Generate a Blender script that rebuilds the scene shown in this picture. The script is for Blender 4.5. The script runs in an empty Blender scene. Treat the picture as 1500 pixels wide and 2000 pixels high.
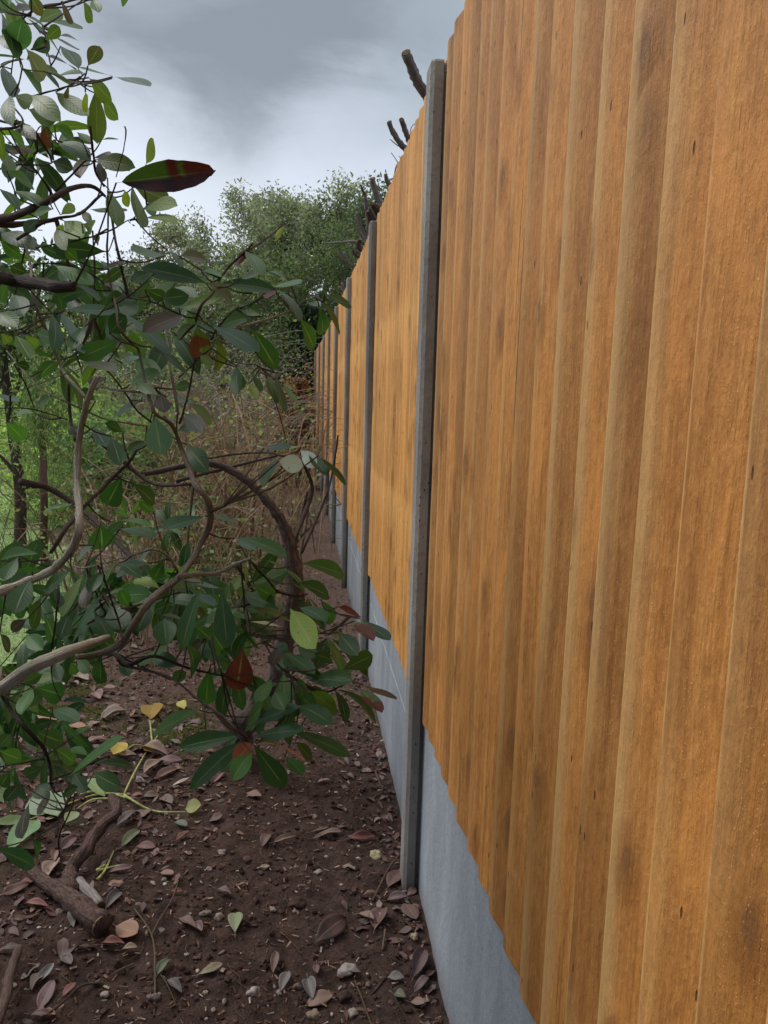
import bpy, math, random
import numpy as np
from mathutils import Vector, noise as mnoise

random.seed(7); rng = np.random.default_rng(7)
scene = bpy.context.scene
COL = scene.collection
R = math.radians

# ------------------------------------------------------------------ camera
CAMP = Vector((0.0, 0.0, 1.48))
FPX = 1514.0
M = np.array([[0.99452378, -0.01275394, -0.10372941],
              [-0.1007328, 0.14746351, -0.9839245],
              [0.02784522, 0.98898526, 0.14537123]])
cam_d = bpy.data.cameras.new("camera")
cam_d.sensor_fit = 'VERTICAL'; cam_d.sensor_height = 24.0
cam_d.lens = 24.0 * FPX / 2000.0
cam_d.clip_start = 0.02; cam_d.clip_end = 2000
cam = bpy.data.objects.new("camera", cam_d); COL.objects.link(cam)
from mathutils import Matrix
mw = Matrix([list(M[0]) + [CAMP.x], list(M[1]) + [CAMP.y], list(M[2]) + [CAMP.z], [0, 0, 0, 1]])
cam.matrix_world = mw
scene.camera = cam

def ray(px, py):
    v = M @ np.array([px - 750.0, 1000.0 - py, -FPX]); return v
def at(px, py, d):
    """the point seen at that place of the photo, d metres along the view axis"""
    v = ray(px, py) * (d / FPX); return np.array([CAMP.x, CAMP.y, CAMP.z]) + v
VIEW = M @ np.array([0, 0, -1.0])

# ------------------------------------------------------------------ world, sun, exposure
scene.view_settings.view_transform = 'Standard'; scene.view_settings.look = 'None'
scene.view_settings.exposure = 0.38; scene.view_settings.gamma = 1.0
scene.render.engine = 'CYCLES'
scene.cycles.max_bounces = 6; scene.cycles.diffuse_bounces = 3; scene.cycles.transmission_bounces = 3
scene.cycles.use_denoising = True
SUN_EL, SUN_AZ = 48.0, 298.0       # azimuth of where the light comes from, clockwise from +Y

class NT:
    def __init__(s, tree): s.t = tree; s.n = tree.nodes; s.l = tree.links
    def new(s, typ, **kw):
        nd = s.n.new(typ)
        for k, v in kw.items():
            if k.startswith('i_'):
                key = k[2:]
                sock = nd.inputs[int(key)] if key.isdigit() else nd.inputs[key.replace('_', ' ')]
                s.set(sock, v)
            else: setattr(nd, k, v)
        return nd
    def set(s, sock, v):
        if isinstance(v, bpy.types.NodeSocket): s.l.new(v, sock)
        else:
            if sock.type == 'RGBA' and len(v) == 3: v = (*v, 1)
            sock.default_value = v
    def math(s, op, a, b=0.0, c=None, clamp=False):
        nd = s.n.new('ShaderNodeMath'); nd.operation = op; nd.use_clamp = clamp
        s.set(nd.inputs[0], a); s.set(nd.inputs[1], b)
        if c is not None: s.set(nd.inputs[2], c)
        return nd.outputs[0]
    def vmath(s, op, a, b=(0, 0, 0)):
        nd = s.n.new('ShaderNodeVectorMath'); nd.operation = op
        s.set(nd.inputs[0], a); s.set(nd.inputs[1], b)
        return nd.outputs['Value'] if op in ('DOT_PRODUCT', 'LENGTH', 'DISTANCE') else nd.outputs[0]
    def mix(s, f, a, b, mode='MIX'):
        nd = s.n.new('ShaderNodeMix'); nd.data_type = 'RGBA'; nd.blend_type = mode
        s.set(nd.inputs[0], f); s.set(nd.inputs[6], a); s.set(nd.inputs[7], b)
        return nd.outputs[2]
    def noise(s, vec, scale, detail=4, rough=.55, dist=0.0, out=0):
        nd = s.n.new('ShaderNodeTexNoise'); s.set(nd.inputs['Vector'], vec)
        nd.inputs['Scale'].default_value = scale; nd.inputs['Detail'].default_value = detail
        nd.inputs['Roughness'].default_value = rough; nd.inputs['Distortion'].default_value = dist
        return nd.outputs[out]
    def ramp(s, f, stops, interp='LINEAR'):
        nd = s.n.new('ShaderNodeValToRGB'); s.set(nd.inputs[0], f); cr = nd.color_ramp; cr.interpolation = interp
        while len(cr.elements) < len(stops): cr.elements.new(.5)
        for e, (p, c) in zip(cr.elements, stops):
            e.position = p; e.color = (c, c, c, 1) if isinstance(c, (int, float)) else (*c, 1)
        return nd.outputs[0]
    def smooth(s, x, a, b):
        nd = s.n.new('ShaderNodeMapRange'); nd.interpolation_type = 'SMOOTHSTEP'
        s.set(nd.inputs[0], x); nd.inputs[1].default_value = a; nd.inputs[2].default_value = b
        return nd.outputs[0]
    def scale(s, vec, sc):
        return s.vmath('MULTIPLY', vec, sc)

world = bpy.data.worlds.new("World"); scene.world = world; world.use_nodes = True
w = NT(world.node_tree); w.n.clear()
tc = w.new('ShaderNodeTexCoord').outputs['Generated']
d_ = w.vmath('NORMALIZE', tc)
sky = w.new('ShaderNodeTexSky', sky_type='NISHITA', sun_disc=False, sun_elevation=R(SUN_EL), sun_rotation=R(SUN_AZ)).outputs[0]
sep = w.new('ShaderNodeSeparateXYZ'); w.l.new(d_, sep.inputs[0]); zz = sep.outputs[2]
def dn(px, py):
    v = ray(px, py); v = v / np.linalg.norm(v); return tuple(v)
dw_ = w.vmath('NORMALIZE', w.vmath('ADD', d_, w.scale(w.vmath('SUBTRACT', w.noise(w.scale(d_, (1, 1, 1.8)), 3.2, 7, .62, .4, out=1), (.5, .5, .5)), (.28, .28, .24))))
def blob(px, py, r0, r1):      # a soft patch of cloud around one direction of the sky
    return w.smooth(w.vmath('DOT_PRODUCT', dw_, dn(px, py)), math.cos(R(r1)), math.cos(R(r0)))
nz = w.noise(w.scale(d_, (1.0, 1.0, 2.6)), 1.9, 6, .55, .35)
nz2 = w.noise(w.scale(d_, (1.0, 1.0, 2.2)), 5.0, 6, .6, .3)
base = w.ramp(zz, [(0.0, (.66, .70, .77)), (.22, (.60, .645, .72)), (.36, (.44, .48, .54)), (.5, (.47, .51, .56)), (.8, (1.15, 1.18, 1.22)), (1.0, (1.8, 1.8, 1.85))])
dark = w.math('MULTIPLY', w.math('MAXIMUM', blob(360, 110, 0, 13), blob(600, 120, 0, 13)), .80)
dark2 = w.math('MULTIPLY', blob(720, 80, 0, 13), .4)
shade = w.math('ADD', w.math('ADD', dark, dark2), w.math('MULTIPLY', w.math('SUBTRACT', nz, .47), 2.0))
shade = w.math('ADD', shade, w.math('MULTIPLY', w.math('SUBTRACT', nz2, .5), .5))
shade = w.math('MULTIPLY', w.math('MAXIMUM', w.math('MINIMUM', shade, 1.0), 0.0), w.smooth(w.math('ADD', zz, w.math('MULTIPLY', w.math('SUBTRACT', nz2, .5), .12)), .22, .37))
cl = w.mix(shade, base, (.225, .255, .29))
brt = w.math('MULTIPLY', blob(120, 400, 1, 12), .6)
brt2 = w.math('MULTIPLY', blob(740, 340, 1, 8), .55)
cl = w.mix(brt, cl, (.70, .75, .85)); cl = w.mix(brt2, cl, (.60, .66, .76))
cl = w.mix(w.math('MULTIPLY', blob(930, 20, 0, 9), .5), cl, (.40, .47, .52))
back = w.smooth(sep.outputs[1], .0, -.55)          # unseen part of the sky, darkened to keep light off camera-facing sides
cl = w.mix(w.math('MULTIPLY', back, .55), cl, (.10, .115, .14))
bg1 = w.new('ShaderNodeBackground', i_Color=cl, i_Strength=1.0)
bg2 = w.new('ShaderNodeBackground', i_Color=sky, i_Strength=0.10)
ms = w.new('ShaderNodeMixShader', i_0=.93); w.l.new(bg2.outputs[0], ms.inputs[1]); w.l.new(bg1.outputs[0], ms.inputs[2])
wo = w.new('ShaderNodeOutputWorld'); w.l.new(ms.outputs[0], wo.inputs[0])

sun_d = bpy.data.lights.new("sun", 'SUN'); sun_d.energy = 1.5; sun_d.angle = R(24); sun_d.color = (1.0, .96, .90)
sun = bpy.data.objects.new("sun", sun_d); COL.objects.link(sun)
az = R(SUN_AZ); el = R(SUN_EL)
sdir = Vector((math.sin(az) * math.cos(el), math.cos(az) * math.cos(el), math.sin(el)))
sun.rotation_euler = sdir.to_track_quat('Z', 'Y').to_euler()

# ------------------------------------------------------------------ helpers
class MB:
    """collects pieces of one mesh, with a colour (col) and a free vector (lv) per vertex"""
    def __init__(s): s.v = []; s.f = []; s.c = []; s.u = []; s.k = 0
    def add(s, v, f, col=(.5, .5, .5, 1), uv=None):
        v = np.asarray(v, float); n = len(v)
        s.v.append(v)
        s.f.extend([tuple(int(i) + s.k for i in q) for q in f])
        c = np.asarray(col, float)
        if c.ndim == 1:
            if len(c) == 3: c = np.append(c, 1)
            c = np.tile(c, (n, 1))
        s.c.append(c)
        s.u.append(np.zeros((n, 3)) if uv is None else np.asarray(uv, float))
        s.k += n
    def build(s, name, m, parent=None, smooth=False):
        me = bpy.data.meshes.new(name)
        V = np.concatenate(s.v); 
        me.from_pydata(V.tolist(), [], s.f)
        a = me.attributes.new('col', 'FLOAT_COLOR', 'POINT'); a.data.foreach_set('color', np.concatenate(s.c).astype(np.float32).ravel())
        b = me.attributes.new('lv', 'FLOAT_VECTOR', 'POINT'); b.data.foreach_set('vector', np.concatenate(s.u).astype(np.float32).ravel())
        if smooth: me.polygons.foreach_set('use_smooth', [True] * len(me.polygons))
        me.materials.append(m); me.update()
        o = bpy.data.objects.new(name, me); COL.objects.link(o)
        if parent is not None: o.parent = parent
        return o

def tag(o, label=None, cat=None, group=None, kind=None):
    if label: o['label'] = label
    if cat: o['category'] = cat
    if group: o['group'] = group
    if kind: o['kind'] = kind
    return o
def empty(name, loc=(0, 0, 0)):
    o = bpy.data.objects.new(name, None); COL.objects.link(o); o.location = loc; o.empty_display_size = .1
    return o
def rehome(root, loc):
    """puts a thing's Empty at its base while its parts, built in world coordinates, stay put"""
    root.location = loc
    for ch in [o for o in bpy.data.objects if o.parent == root]:
        ch.location = (-loc[0], -loc[1], -loc[2])

def tube_geo(pts, rad, ns=7, jit=0.0, cap=True, sub=1):
    """skin of a limb: rings swept along a smooth path; returns verts, faces, per-vertex (t, around)"""
    P = np.asarray(pts, float); n = len(P)
    r = np.broadcast_to(np.asarray(rad, float), (n,)).copy() if np.ndim(rad) == 0 or len(np.atleast_1d(rad)) == n else np.interp(np.linspace(0, 1, n), np.linspace(0, 1, len(rad)), rad)
    if sub > 1 and n > 2:      # Catmull-Rom
        Q = []; rr = []
        E = np.vstack([2 * P[0] - P[1], P, 2 * P[-1] - P[-2]])
        for i in range(n - 1):
            a, b, c, d = E[i], E[i + 1], E[i + 2], E[i + 3]
            for k in range(sub):
                t = k / sub
                Q.append(.5 * ((2 * b) + (-a + c) * t + (2 * a - 5 * b + 4 * c - d) * t * t + (-a + 3 * b - 3 * c + d) * t ** 3)); rr.append(r[i] * (1 - t) + r[i + 1] * t)
        Q.append(P[-1]); rr.append(r[-1]); P = np.array(Q); r = np.array(rr); n = len(P)
    T = np.gradient(P, axis=0); T /= (np.linalg.norm(T, axis=1, keepdims=True) + 1e-12)
    up = np.array([0, 0, 1.0]) if abs(T[0][2]) < .9 else np.array([1.0, 0, 0])
    V = []; U = []; x = np.cross(T[0], up); x /= np.linalg.norm(x)
    ang = np.linspace(0, 2 * math.pi, ns, endpoint=False)
    L = 0
    for i in range(n):
        x = x - T[i] * (x @ T[i]); x /= (np.linalg.norm(x) + 1e-12); y = np.cross(T[i], x)
        if i: L += np.linalg.norm(P[i] - P[i - 1])
        for a in ang:
            rj = r[i] * (1 + (jit * (random.random() - .5) * 2 if jit else 0))
            V.append(P[i] + (x * math.cos(a) + y * math.sin(a)) * rj); U.append((L, a, r[i]))
    F = []
    for i in range(n - 1):
        for j in range(ns):
            F.append((i * ns + j, i * ns + (j + 1) % ns, (i + 1) * ns + (j + 1) % ns, (i + 1) * ns + j))
    if cap:
        F.append(tuple(range(ns))[::-1]); F.append(tuple(range((n - 1) * ns, n * ns)))
    return np.array(V), F, np.array(U), P, r

def unit(v):
    v = np.asarray(v, float); return v / (np.linalg.norm(v) + 1e-12)

def vnoise(x, y, seed=0):
    """value noise on arrays"""
    xi = np.floor(x).astype(int); yi = np.floor(y).astype(int); fx = x - xi; fy = y - yi
    fx = fx * fx * (3 - 2 * fx); fy = fy * fy * (3 - 2 * fy)
    def h(a, b):
        q = (a * 374761393 + b * 668265263 + seed * 144269) & 0x7fffffff
        q = ((q ^ (q >> 13)) * 1274126177) & 0x7fffffff
        return ((q ^ (q >> 16)) & 0xffff) / 65535.0
    return (h(xi, yi) * (1 - fx) + h(xi + 1, yi) * fx) * (1 - fy) + (h(xi, yi + 1) * (1 - fx) + h(xi + 1, yi + 1) * fx) * fy
def gz(x, y):
    """height of the ground"""
    x = np.asarray(x, float); y = np.asarray(y, float)
    z = (vnoise(x * 1.1, y * 1.1, 1) - .5) * .05 + (vnoise(x * 4, y * 4, 2) - .5) * .025
    near = np.clip(1.6 - np.hypot(x + .6, y - 2.5) / 6, 0, 1)
    z = z + near * ((vnoise(x * 14, y * 14, 3) - .5) * .018 + (vnoise(x * 37, y * 37, 4) - .5) * .011 + (vnoise(x * 83, y * 83, 5) - .5) * .006)
    return z
def gzf(x, y): return float(gz(np.array([x]), np.array([y]))[0])
def ground_at(px, py, lift=0.0):
    """where the view through that place of the photo meets the ground"""
    v = ray(px, py); z = 0.0
    for _ in range(4):
        t = (z + lift - CAMP.z) / v[2]; p = np.array([CAMP.x, CAMP.y, CAMP.z]) + v * t; z = gzf(p[0], p[1])
    return p

# ------------------------------------------------------------------ materials
def mat(name, rough=.8, spec=.3):
    m = bpy.data.materials.new(name); m.use_nodes = True; t = NT(m.node_tree)
    p = t.n['Principled BSDF']; p.inputs['Roughness'].default_value = rough
    p.inputs['Specular IOR Level'].default_value = spec
    return m, t, p
def attr(t, name, out='Color'): return t.new('ShaderNodeAttribute', attribute_name=name).outputs[out]
def bump(t, p, h, strength=.5, dist=.01, prev=None):
    b = t.new('ShaderNodeBump', i_Strength=strength, i_Distance=dist, i_Height=h)
    if prev is not None: t.l.new(prev, b.inputs['Normal'])
    if p is not None: t.l.new(b.outputs[0], p.inputs['Normal'])
    return b.outputs[0]
def pos(t): return t.new('ShaderNodeNewGeometry').outputs['Position']
def sepx(t, v):
    s = t.new('ShaderNodeSeparateXYZ'); t.l.new(v, s.inputs[0]); return s.outputs

def wood_mat(name, c_lo, c_mid, c_hi, pale, tide=.26):
    """treated rough-sawn softwood; col = (board random, across the board 0..1, strength of its painted lit band, random 2)"""
    m, t, p = mat(name, .62, .35)
    c = attr(t, 'col'); s = t.new('ShaderNodeSeparateColor'); t.l.new(c, s.inputs[0]); rb, ac, ps = s.outputs
    P = pos(t)
    off = t.new('ShaderNodeCombineXYZ'); t.l.new(t.math('MULTIPLY', rb, 31.7), off.inputs[0]); t.l.new(t.math('MULTIPLY', rb, 17.3), off.inputs[1]); t.l.new(t.math('MULTIPLY', rb, 53.1), off.inputs[2])
    Q = t.vmath('ADD', P, off.outputs[0])
    warp = t.noise(t.scale(Q, (2, 5, 1.6)), 1.0, 2, .5)
    Qw = t.vmath('ADD', Q, t.scale(t.noise(t.scale(Q, (1, 6, 2.2)), 1.0, 2, .5, out=1), (0, .035, 0)))
    g1 = t.noise(t.scale(Qw, (8, 80, 2.6)), 1.0, 6, .66)
    g2 = t.noise(t.scale(Qw, (30, 330, 9)), 1.0, 3, .6)
    blot = t.noise(t.scale(Q, (3, 15, 5)), 1.0, 6, .68, .6)
    base = t.ramp(g1, [(.15, c_lo), (.5, c_mid), (.85, c_hi)])
    base = t.mix(t.math('MULTIPLY', t.smooth(g2, .45, .68), .32), base, tuple(x * .8 for x in c_lo))
    fz = t.noise(t.scale(Q, (60, 120, 50)), 1.0, 4, .7)
    base = t.mix(t.math('MULTIPLY', t.smooth(fz, .5, .7), .30), base, tuple(min(1, x * 1.25) for x in c_hi))
    base = t.mix(t.math('MULTIPLY', t.smooth(fz, .46, .3), .35), base, tuple(x * .6 for x in c_lo))
    base = t.mix(t.math('MULTIPLY', t.smooth(blot, .5, .68), .7), base, tuple(x * y for x, y in zip(c_mid, (1.28, 1.25, 1.2))))
    base = t.mix(t.math('MULTIPLY', t.smooth(blot, .5, .32), .38), base, tuple(x * .72 for x in c_lo))
    # board to board
    bv = t.math('ADD', .42, t.math('MULTIPLY', t.noise(off.outputs[0], 3.1, 0), 1.2))
    base = t.mix(1.0, base, t.new('ShaderNodeCombineColor', i_0=bv, i_1=bv, i_2=bv).outputs[0], 'MULTIPLY')
    # light on the thick side of the boards, painted as a pale band
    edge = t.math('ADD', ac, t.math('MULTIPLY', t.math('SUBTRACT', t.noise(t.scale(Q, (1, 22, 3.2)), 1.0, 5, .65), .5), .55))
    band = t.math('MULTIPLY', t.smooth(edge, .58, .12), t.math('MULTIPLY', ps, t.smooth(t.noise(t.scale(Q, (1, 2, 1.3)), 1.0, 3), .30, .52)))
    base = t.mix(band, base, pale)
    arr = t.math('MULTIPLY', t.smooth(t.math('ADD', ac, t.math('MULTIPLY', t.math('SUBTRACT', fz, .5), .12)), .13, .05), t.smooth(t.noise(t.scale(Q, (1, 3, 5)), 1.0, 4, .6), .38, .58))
    base = t.mix(t.math('MULTIPLY', arr, .55), base, tuple(min(1, x * 1.25) for x in pale))      # thin highlight painted along the fuzzy worn arris
    # tide marks left by the bearers in the treatment tank
    z = sepx(t, P)[2]
    zj = t.math('ADD', z, t.math('MULTIPLY', t.math('SUBTRACT', t.noise(t.scale(Q, (2, 30, 2)), 1.0, 3), .5), .10))
    m1 = t.math('MULTIPLY', t.smooth(zj, 1.60, 1.78), t.smooth(zj, 1.86, 1.78))
    m2 = t.math('MULTIPLY', t.smooth(zj, 1.14, 1.10), t.smooth(zj, .86, 1.10))
    base = t.mix(t.math('MULTIPLY', t.math('ADD', m1, m2), tide), base, tuple(min(1, x * 1.45) for x in c_hi))
    # knots
    def yz(v, a, b_):
        s_ = sepx(t, v); c_ = t.new('ShaderNodeCombineXYZ'); t.l.new(t.math('MULTIPLY', s_[1], a), c_.inputs[0]); t.l.new(t.math('MULTIPLY', s_[2], b_), c_.inputs[1]); return c_.outputs[0]
    kv = t.new('ShaderNodeTexVoronoi', voronoi_dimensions='2D', i_Vector=yz(Qw, 13, 6.0), i_Scale=1.0, i_Randomness=1.0)
    kd = kv.outputs['Distance']
    ksel = t.smooth(sepx(t, kv.outputs['Color'])[0], .74, .76)
    kd = t.math('ADD', kd, t.math('MULTIPLY', t.math('SUBTRACT', t.noise(t.scale(Q, (9, 40, 22)), 1.0, 3), .5), .12))
    core = t.math('MULTIPLY', t.smooth(kd, .16, .06), ksel); halo = t.math('MULTIPLY', t.smooth(kd, .42, .08), ksel)
    base = t.mix(t.math('MULTIPLY', t.math('MULTIPLY', halo, t.smooth(fz, .3, .6)), .6), base, tuple(x * .75 for x in c_lo))
    ring = t.math('SINE', t.math('MULTIPLY', kd, 160.0))
    base = t.mix(t.math('MULTIPLY', core, .5), base, (.17, .085, .040))
    base = t.mix(t.math('MULTIPLY', t.math('MULTIPLY', halo, t.smooth(ring, .2, 1)), .0), base, (.13, .06, .03))
    # small dark nicks and long drying cracks
    nk = t.new('ShaderNodeTexVoronoi', voronoi_dimensions='2D', i_Vector=yz(Q, 60, 16), i_Scale=1.0); nkm = t.math('MULTIPLY', t.smooth(nk.outputs['Distance'], .13, .05), t.smooth(sepx(t, nk.outputs['Color'])[1], .965, .97))
    ck = t.noise(t.scale(Qw, (5, 150, .9)), 1.0, 2, .5); ckm = t.math('MULTIPLY', t.smooth(ck, .735, .77), t.smooth(t.noise(t.scale(Q, (1, 3, 1.4)), 1.0, 1), .5, .56))
    base = t.mix(t.math('MULTIPLY', nkm, .8), base, (.05, .025, .015)); base = t.mix(t.math('MULTIPLY', ckm, .85), base, (.04, .02, .012))
    # beads of resin and dried treatment
    rs = t.new('ShaderNodeTexVoronoi', i_Vector=t.scale(Q, (260, 320, 240)), i_Scale=1.0); rz = t.smooth(t.noise(t.scale(Q, (3, 9, 3)), 1.0, 3), .46, .62)
    rsm = t.math('MULTIPLY', t.math('MULTIPLY', t.smooth(rs.outputs['Distance'], .33, .12), rz), t.smooth(sepx(t, rs.outputs['Color'])[0], .68, .72))
    base = t.mix(t.math('MULTIPLY', rsm, .45), base, tuple(min(1, x * 1.6) for x in c_hi))
    t.l.new(base, p.inputs['Base Color'])
    saw = t.noise(t.vmath('ADD', t.scale(Q, (30, 60, 420)), t.scale(Q, (0, 0, 0))), 1.0, 2, .5); saw = t.math('MULTIPLY', saw, t.smooth(blot, .4, .6))
    b1 = bump(t, None, g1, .55, .004)
    b2 = bump(t, None, g2, .6, .002, b1); b2 = bump(t, None, fz, .9, .003, b2)
    b3 = bump(t, None, saw, .16, .0012, b2)
    b4 = bump(t, None, t.math('ADD', t.math('MULTIPLY', rsm, .22), t.math('MULTIPLY', t.math('ADD', nkm, ckm), -2.0)), .8, .0016, b3)
    bump(t, p, t.math('ADD', halo, t.math('MULTIPLY', t.math('MULTIPLY', ring, halo), .0)), .8, .005, b4)
    t.l.new(t.math('ADD', .52, t.math('MULTIPLY', g1, .22)), p.inputs['Roughness'])
    return m
M_WOOD_NEAR = wood_mat('wood_brown', (.26, .095, .022), (.44, .185, .044), (.58, .29, .085), (.62, .40, .17), .06)  # near copy of the timber, its dimmer look put into the colour
M_WOOD = wood_mat('wood_orange', (.43, .175, .040), (.60, .275, .068), (.72, .38, .12), (.76, .48, .21))  # far copy of the timber, brighter grazing sheen put into the colour
M_WOOD_RAW = wood_mat('wood_rail', (.20, .08, .03), (.28, .12, .045), (.36, .17, .07), (.3, .2, .1))

def concrete_mat(name, base, dark, streak=.0, pits=.5):
    m, t, p = mat(name, .85, .25)
    P = pos(t)
    n1 = t.noise(t.scale(P, (3, 3, 2)), 1.0, 6, .6); n2 = t.noise(P, 60, 4, .6); n3 = t.noise(P, 420, 2, .6)
    st = t.noise(t.vmath('ADD', t.scale(P, (4, 9, .9)), t.scale(t.noise(P, 3, 2, out=1), (0, 2.2, 0))), 1.0, 5, .62)
    c = t.mix(t.smooth(n1, .3, .7), dark, base)
    c = t.mix(t.math('MULTIPLY', t.smooth(st, .35, .7), streak), c, tuple(min(1, x * 1.5) for x in base))
    c = t.mix(t.math('MULTIPLY', t.smooth(st, .42, .25), streak * .8), c, tuple(x * .7 for x in dark))
    c = t.mix(t.math('MULTIPLY', t.smooth(n2, .48, .7), .5), c, dark)
    c = t.mix(t.math('MULTIPLY', t.smooth(n3, .56, .7), .35), c, tuple(min(1, x * 1.35) for x in base))
    vv = t.new('ShaderNodeTexVoronoi', i_Vector=t.scale(P, (1, 1, .55)), i_Scale=85.0)
    pit = t.math('MULTIPLY', t.math('MULTIPLY', t.smooth(vv.outputs['Distance'], .22, .10), t.smooth(sepx(t, vv.outputs['Color'])[0], .80, .83)), pits)
    c = t.mix(t.math('MULTIPLY', pit, .75), c, tuple(x * .25 for x in dark))
    z = sepx(t, P)[2]       # soil splashed on the foot
    mud = t.math('MULTIPLY', t.smooth(t.math('ADD', z, t.math('MULTIPLY', n2, .12)), .17, .02), .55)
    c = t.mix(mud, c, (.10, .075, .06))
    t.l.new(c, p.inputs['Base Color'])
    b = bump(t, None, n3, .5, .002); b = bump(t, None, n2, .5, .005, b)
    bump(t, p, t.math('MULTIPLY', pit, -1.0), .7, .004, b)
    return m
M_POST = concrete_mat('post_concrete', (.30, .29, .27), (.165, .155, .15), .5, 1.2)
M_GRAVEL = concrete_mat('gravel_board_concrete', (.31, .34, .375), (.225, .25, .285), .42, .35)

def bark_mat(name, lo, hi, sc=1.0, moss=0.0, rough=.85):
    """lv = (length along, angle, radius)"""
    m, t, p = mat(name, rough, .25)
    P = pos(t); uv = attr(t, 'lv', 'Vector'); s = sepx(t, uv)
    cx = t.new('ShaderNodeCombineXYZ'); t.l.new(t.math('MULTIPLY', s[0], 9 * sc), cx.inputs[0])
    t.l.new(t.math('MULTIPLY', t.math('COSINE', s[1]), 2.2), cx.inputs[1]); t.l.new(t.math('MULTIPLY', t.math('SINE', s[1]), 2.2), cx.inputs[2])
    n1 = t.noise(t.vmath('ADD', cx.outputs[0], t.scale(P, (2, 2, 2))), 1.6, 6, .65, .6)
    n2 = t.noise(P, 22, 4, .6); n3 = t.noise(P, 130, 3, .6)
    c = t.mix(t.smooth(n1, .3, .68), lo, hi)
    c = t.mix(t.math('MULTIPLY', t.smooth(n2, .5, .7), .4), c, tuple(min(1, (x + y) * .62) for x, y in zip(lo, hi)))
    c = t.mix(t.math('MULTIPLY', t.smooth(n3, .55, .7), .35), c, tuple(x * .5 for x in lo))
    if moss: c = t.mix(t.math('MULTIPLY', t.smooth(t.noise(P, 14, 4), .5, .62), moss), c, (.085, .10, .045))
    t.l.new(c, p.inputs['Base Color'])
    b = bump(t, None, n1, 1.0, .012); bump(t, p, n3, .45, .003, b)
    return m
M_BARK_PALE = bark_mat('bark_pale', (.33, .285, .215), (.66, .58, .46), 1.0, .2)
M_BARK_BROWN = bark_mat('bark_brown', (.075, .048, .040), (.17, .115, .09), 1.4, .12)
M_BARK_TAN = bark_mat('bark_tan', (.15, .115, .088), (.38, .31, .24), 1.2, .15)
M_BARK_DARK = bark_mat('bark_dark', (.030, .022, .02), (.085, .06, .052), 1.6, .35)
M_BARK_GNARL = bark_mat('bark_gnarled', (.026, .018, .017), (.12, .085, .076), 2.2, .1)
M_BARK_GREY = bark_mat('bark_grey', (.17, .15, .14), (.38, .34, .32), 1.0, .1)
M_BARK_RED = bark_mat('bark_red', (.10, .055, .04), (.22, .13, .095), 1.4)
M_LOG = bark_mat('log_bark', (.030, .018, .016), (.145, .088, .072), 3.4)
M_CUT = bark_mat('cut_wood', (.11, .065, .038), (.22, .14, .085), .4)
M_TWIG = bark_mat('twig_bark', (.13, .085, .05), (.30, .215, .14), 1.0)
M_DEADSTALK = bark_mat('dead_stalk', (.17, .11, .07), (.50, .38, .26), 1.0)

def leaf_mat(name, trans=.30, rough=.36, spec=.5, dead=False, under=1.15):
    """col = the leaf's own colour, alpha = how blotched; lv = (along 0..1, across -1..1, random)"""
    m, t, p = mat(name, rough, spec)
    c = attr(t, 'col'); a = attr(t, 'col', 'Alpha'); s = sepx(t, attr(t, 'lv', 'Vector')); P = pos(t)
    geo = t.new('ShaderNodeNewGeometry')
    ab = t.math('ABSOLUTE', s[1])
    n = t.noise(P, 28, 4, .6); n2 = t.noise(P, 160, 3, .6)
    col = t.mix(t.math('MULTIPLY', t.smooth(n, .35, .7), .5), c, t.mix(1.0, c, (1.35, 1.25, 1.1), 'MULTIPLY'))
    ve = t.math('SINE', t.math('ADD', t.math('MULTIPLY', s[0], 62.0), t.math('MULTIPLY', ab, -16.0)))
    col = t.mix(t.math('MULTIPLY', t.smooth(ve, .75, 1.0), .22), col, t.mix(1.0, c, (1.9, 1.7, 1.5), 'MULTIPLY'))
    rib = t.math('MULTIPLY', t.smooth(ab, .085, .03), t.smooth(s[0], 1.0, .7))
    col = t.mix(t.math('MULTIPLY', rib, .35), col, t.mix(.55, c, (.42, .45, .22)) if not dead else t.mix(.5, c, (.45, .33, .25)))
    blot = t.math('MULTIPLY', a, t.smooth(t.math('ADD', t.noise(P, 34, 3, .6), t.math('MULTIPLY', s[0], .22)), .54, .62))
    col = t.mix(blot, col, (.085, .018, .020))
    spots = t.math('MULTIPLY', t.smooth(t.noise(P, 75, 2), .69, .74), .6)
    col = t.mix(spots, col, (.11, .05, .02))
    und = t.mix(.12, t.mix(1.0, col, (under, under, under), 'MULTIPLY'), (.13, .17, .07) if not dead else (.20, .14, .12))
    col = t.mix(geo.outputs['Backfacing'], col, und)
    t.l.new(col, p.inputs['Base Color'])
    t.l.new(t.math('ADD', rough, t.math('MULTIPLY', geo.outputs['Backfacing'], .3)), p.inputs['Roughness'])
    b = bump(t, None, t.math('ADD', t.math('MULTIPLY', ve, .12), t.math('MULTIPLY', rib, -1.0)), .35, .0015)
    bump(t, p, n2, .15, .001, b)
    if trans > 0:
        tr = t.new('ShaderNodeBsdfTranslucent', i_Color=t.mix(1.0, col, (2.1, 2.3, .9) if not dead else (1.6, 1.2, .8), 'MULTIPLY'))
        mx = t.new('ShaderNodeMixShader', i_0=trans); out = t.n['Material Output']
        t.l.new(p.outputs[0], mx.inputs[1]); t.l.new(tr.outputs[0], mx.inputs[2]); t.l.new(mx.outputs[0], out.inputs[0])
    return m
M_LEAF = leaf_mat('rhododendron_leaf', .30, .42, .20)
M_CURLED = leaf_mat('curled_leaf', .07, .5, .25)
M_LITTER = leaf_mat('fallen_leaf', .0, .6, .35, True)
M_SOFT = leaf_mat('soft_leaf', .35, .6, .3)

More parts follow.
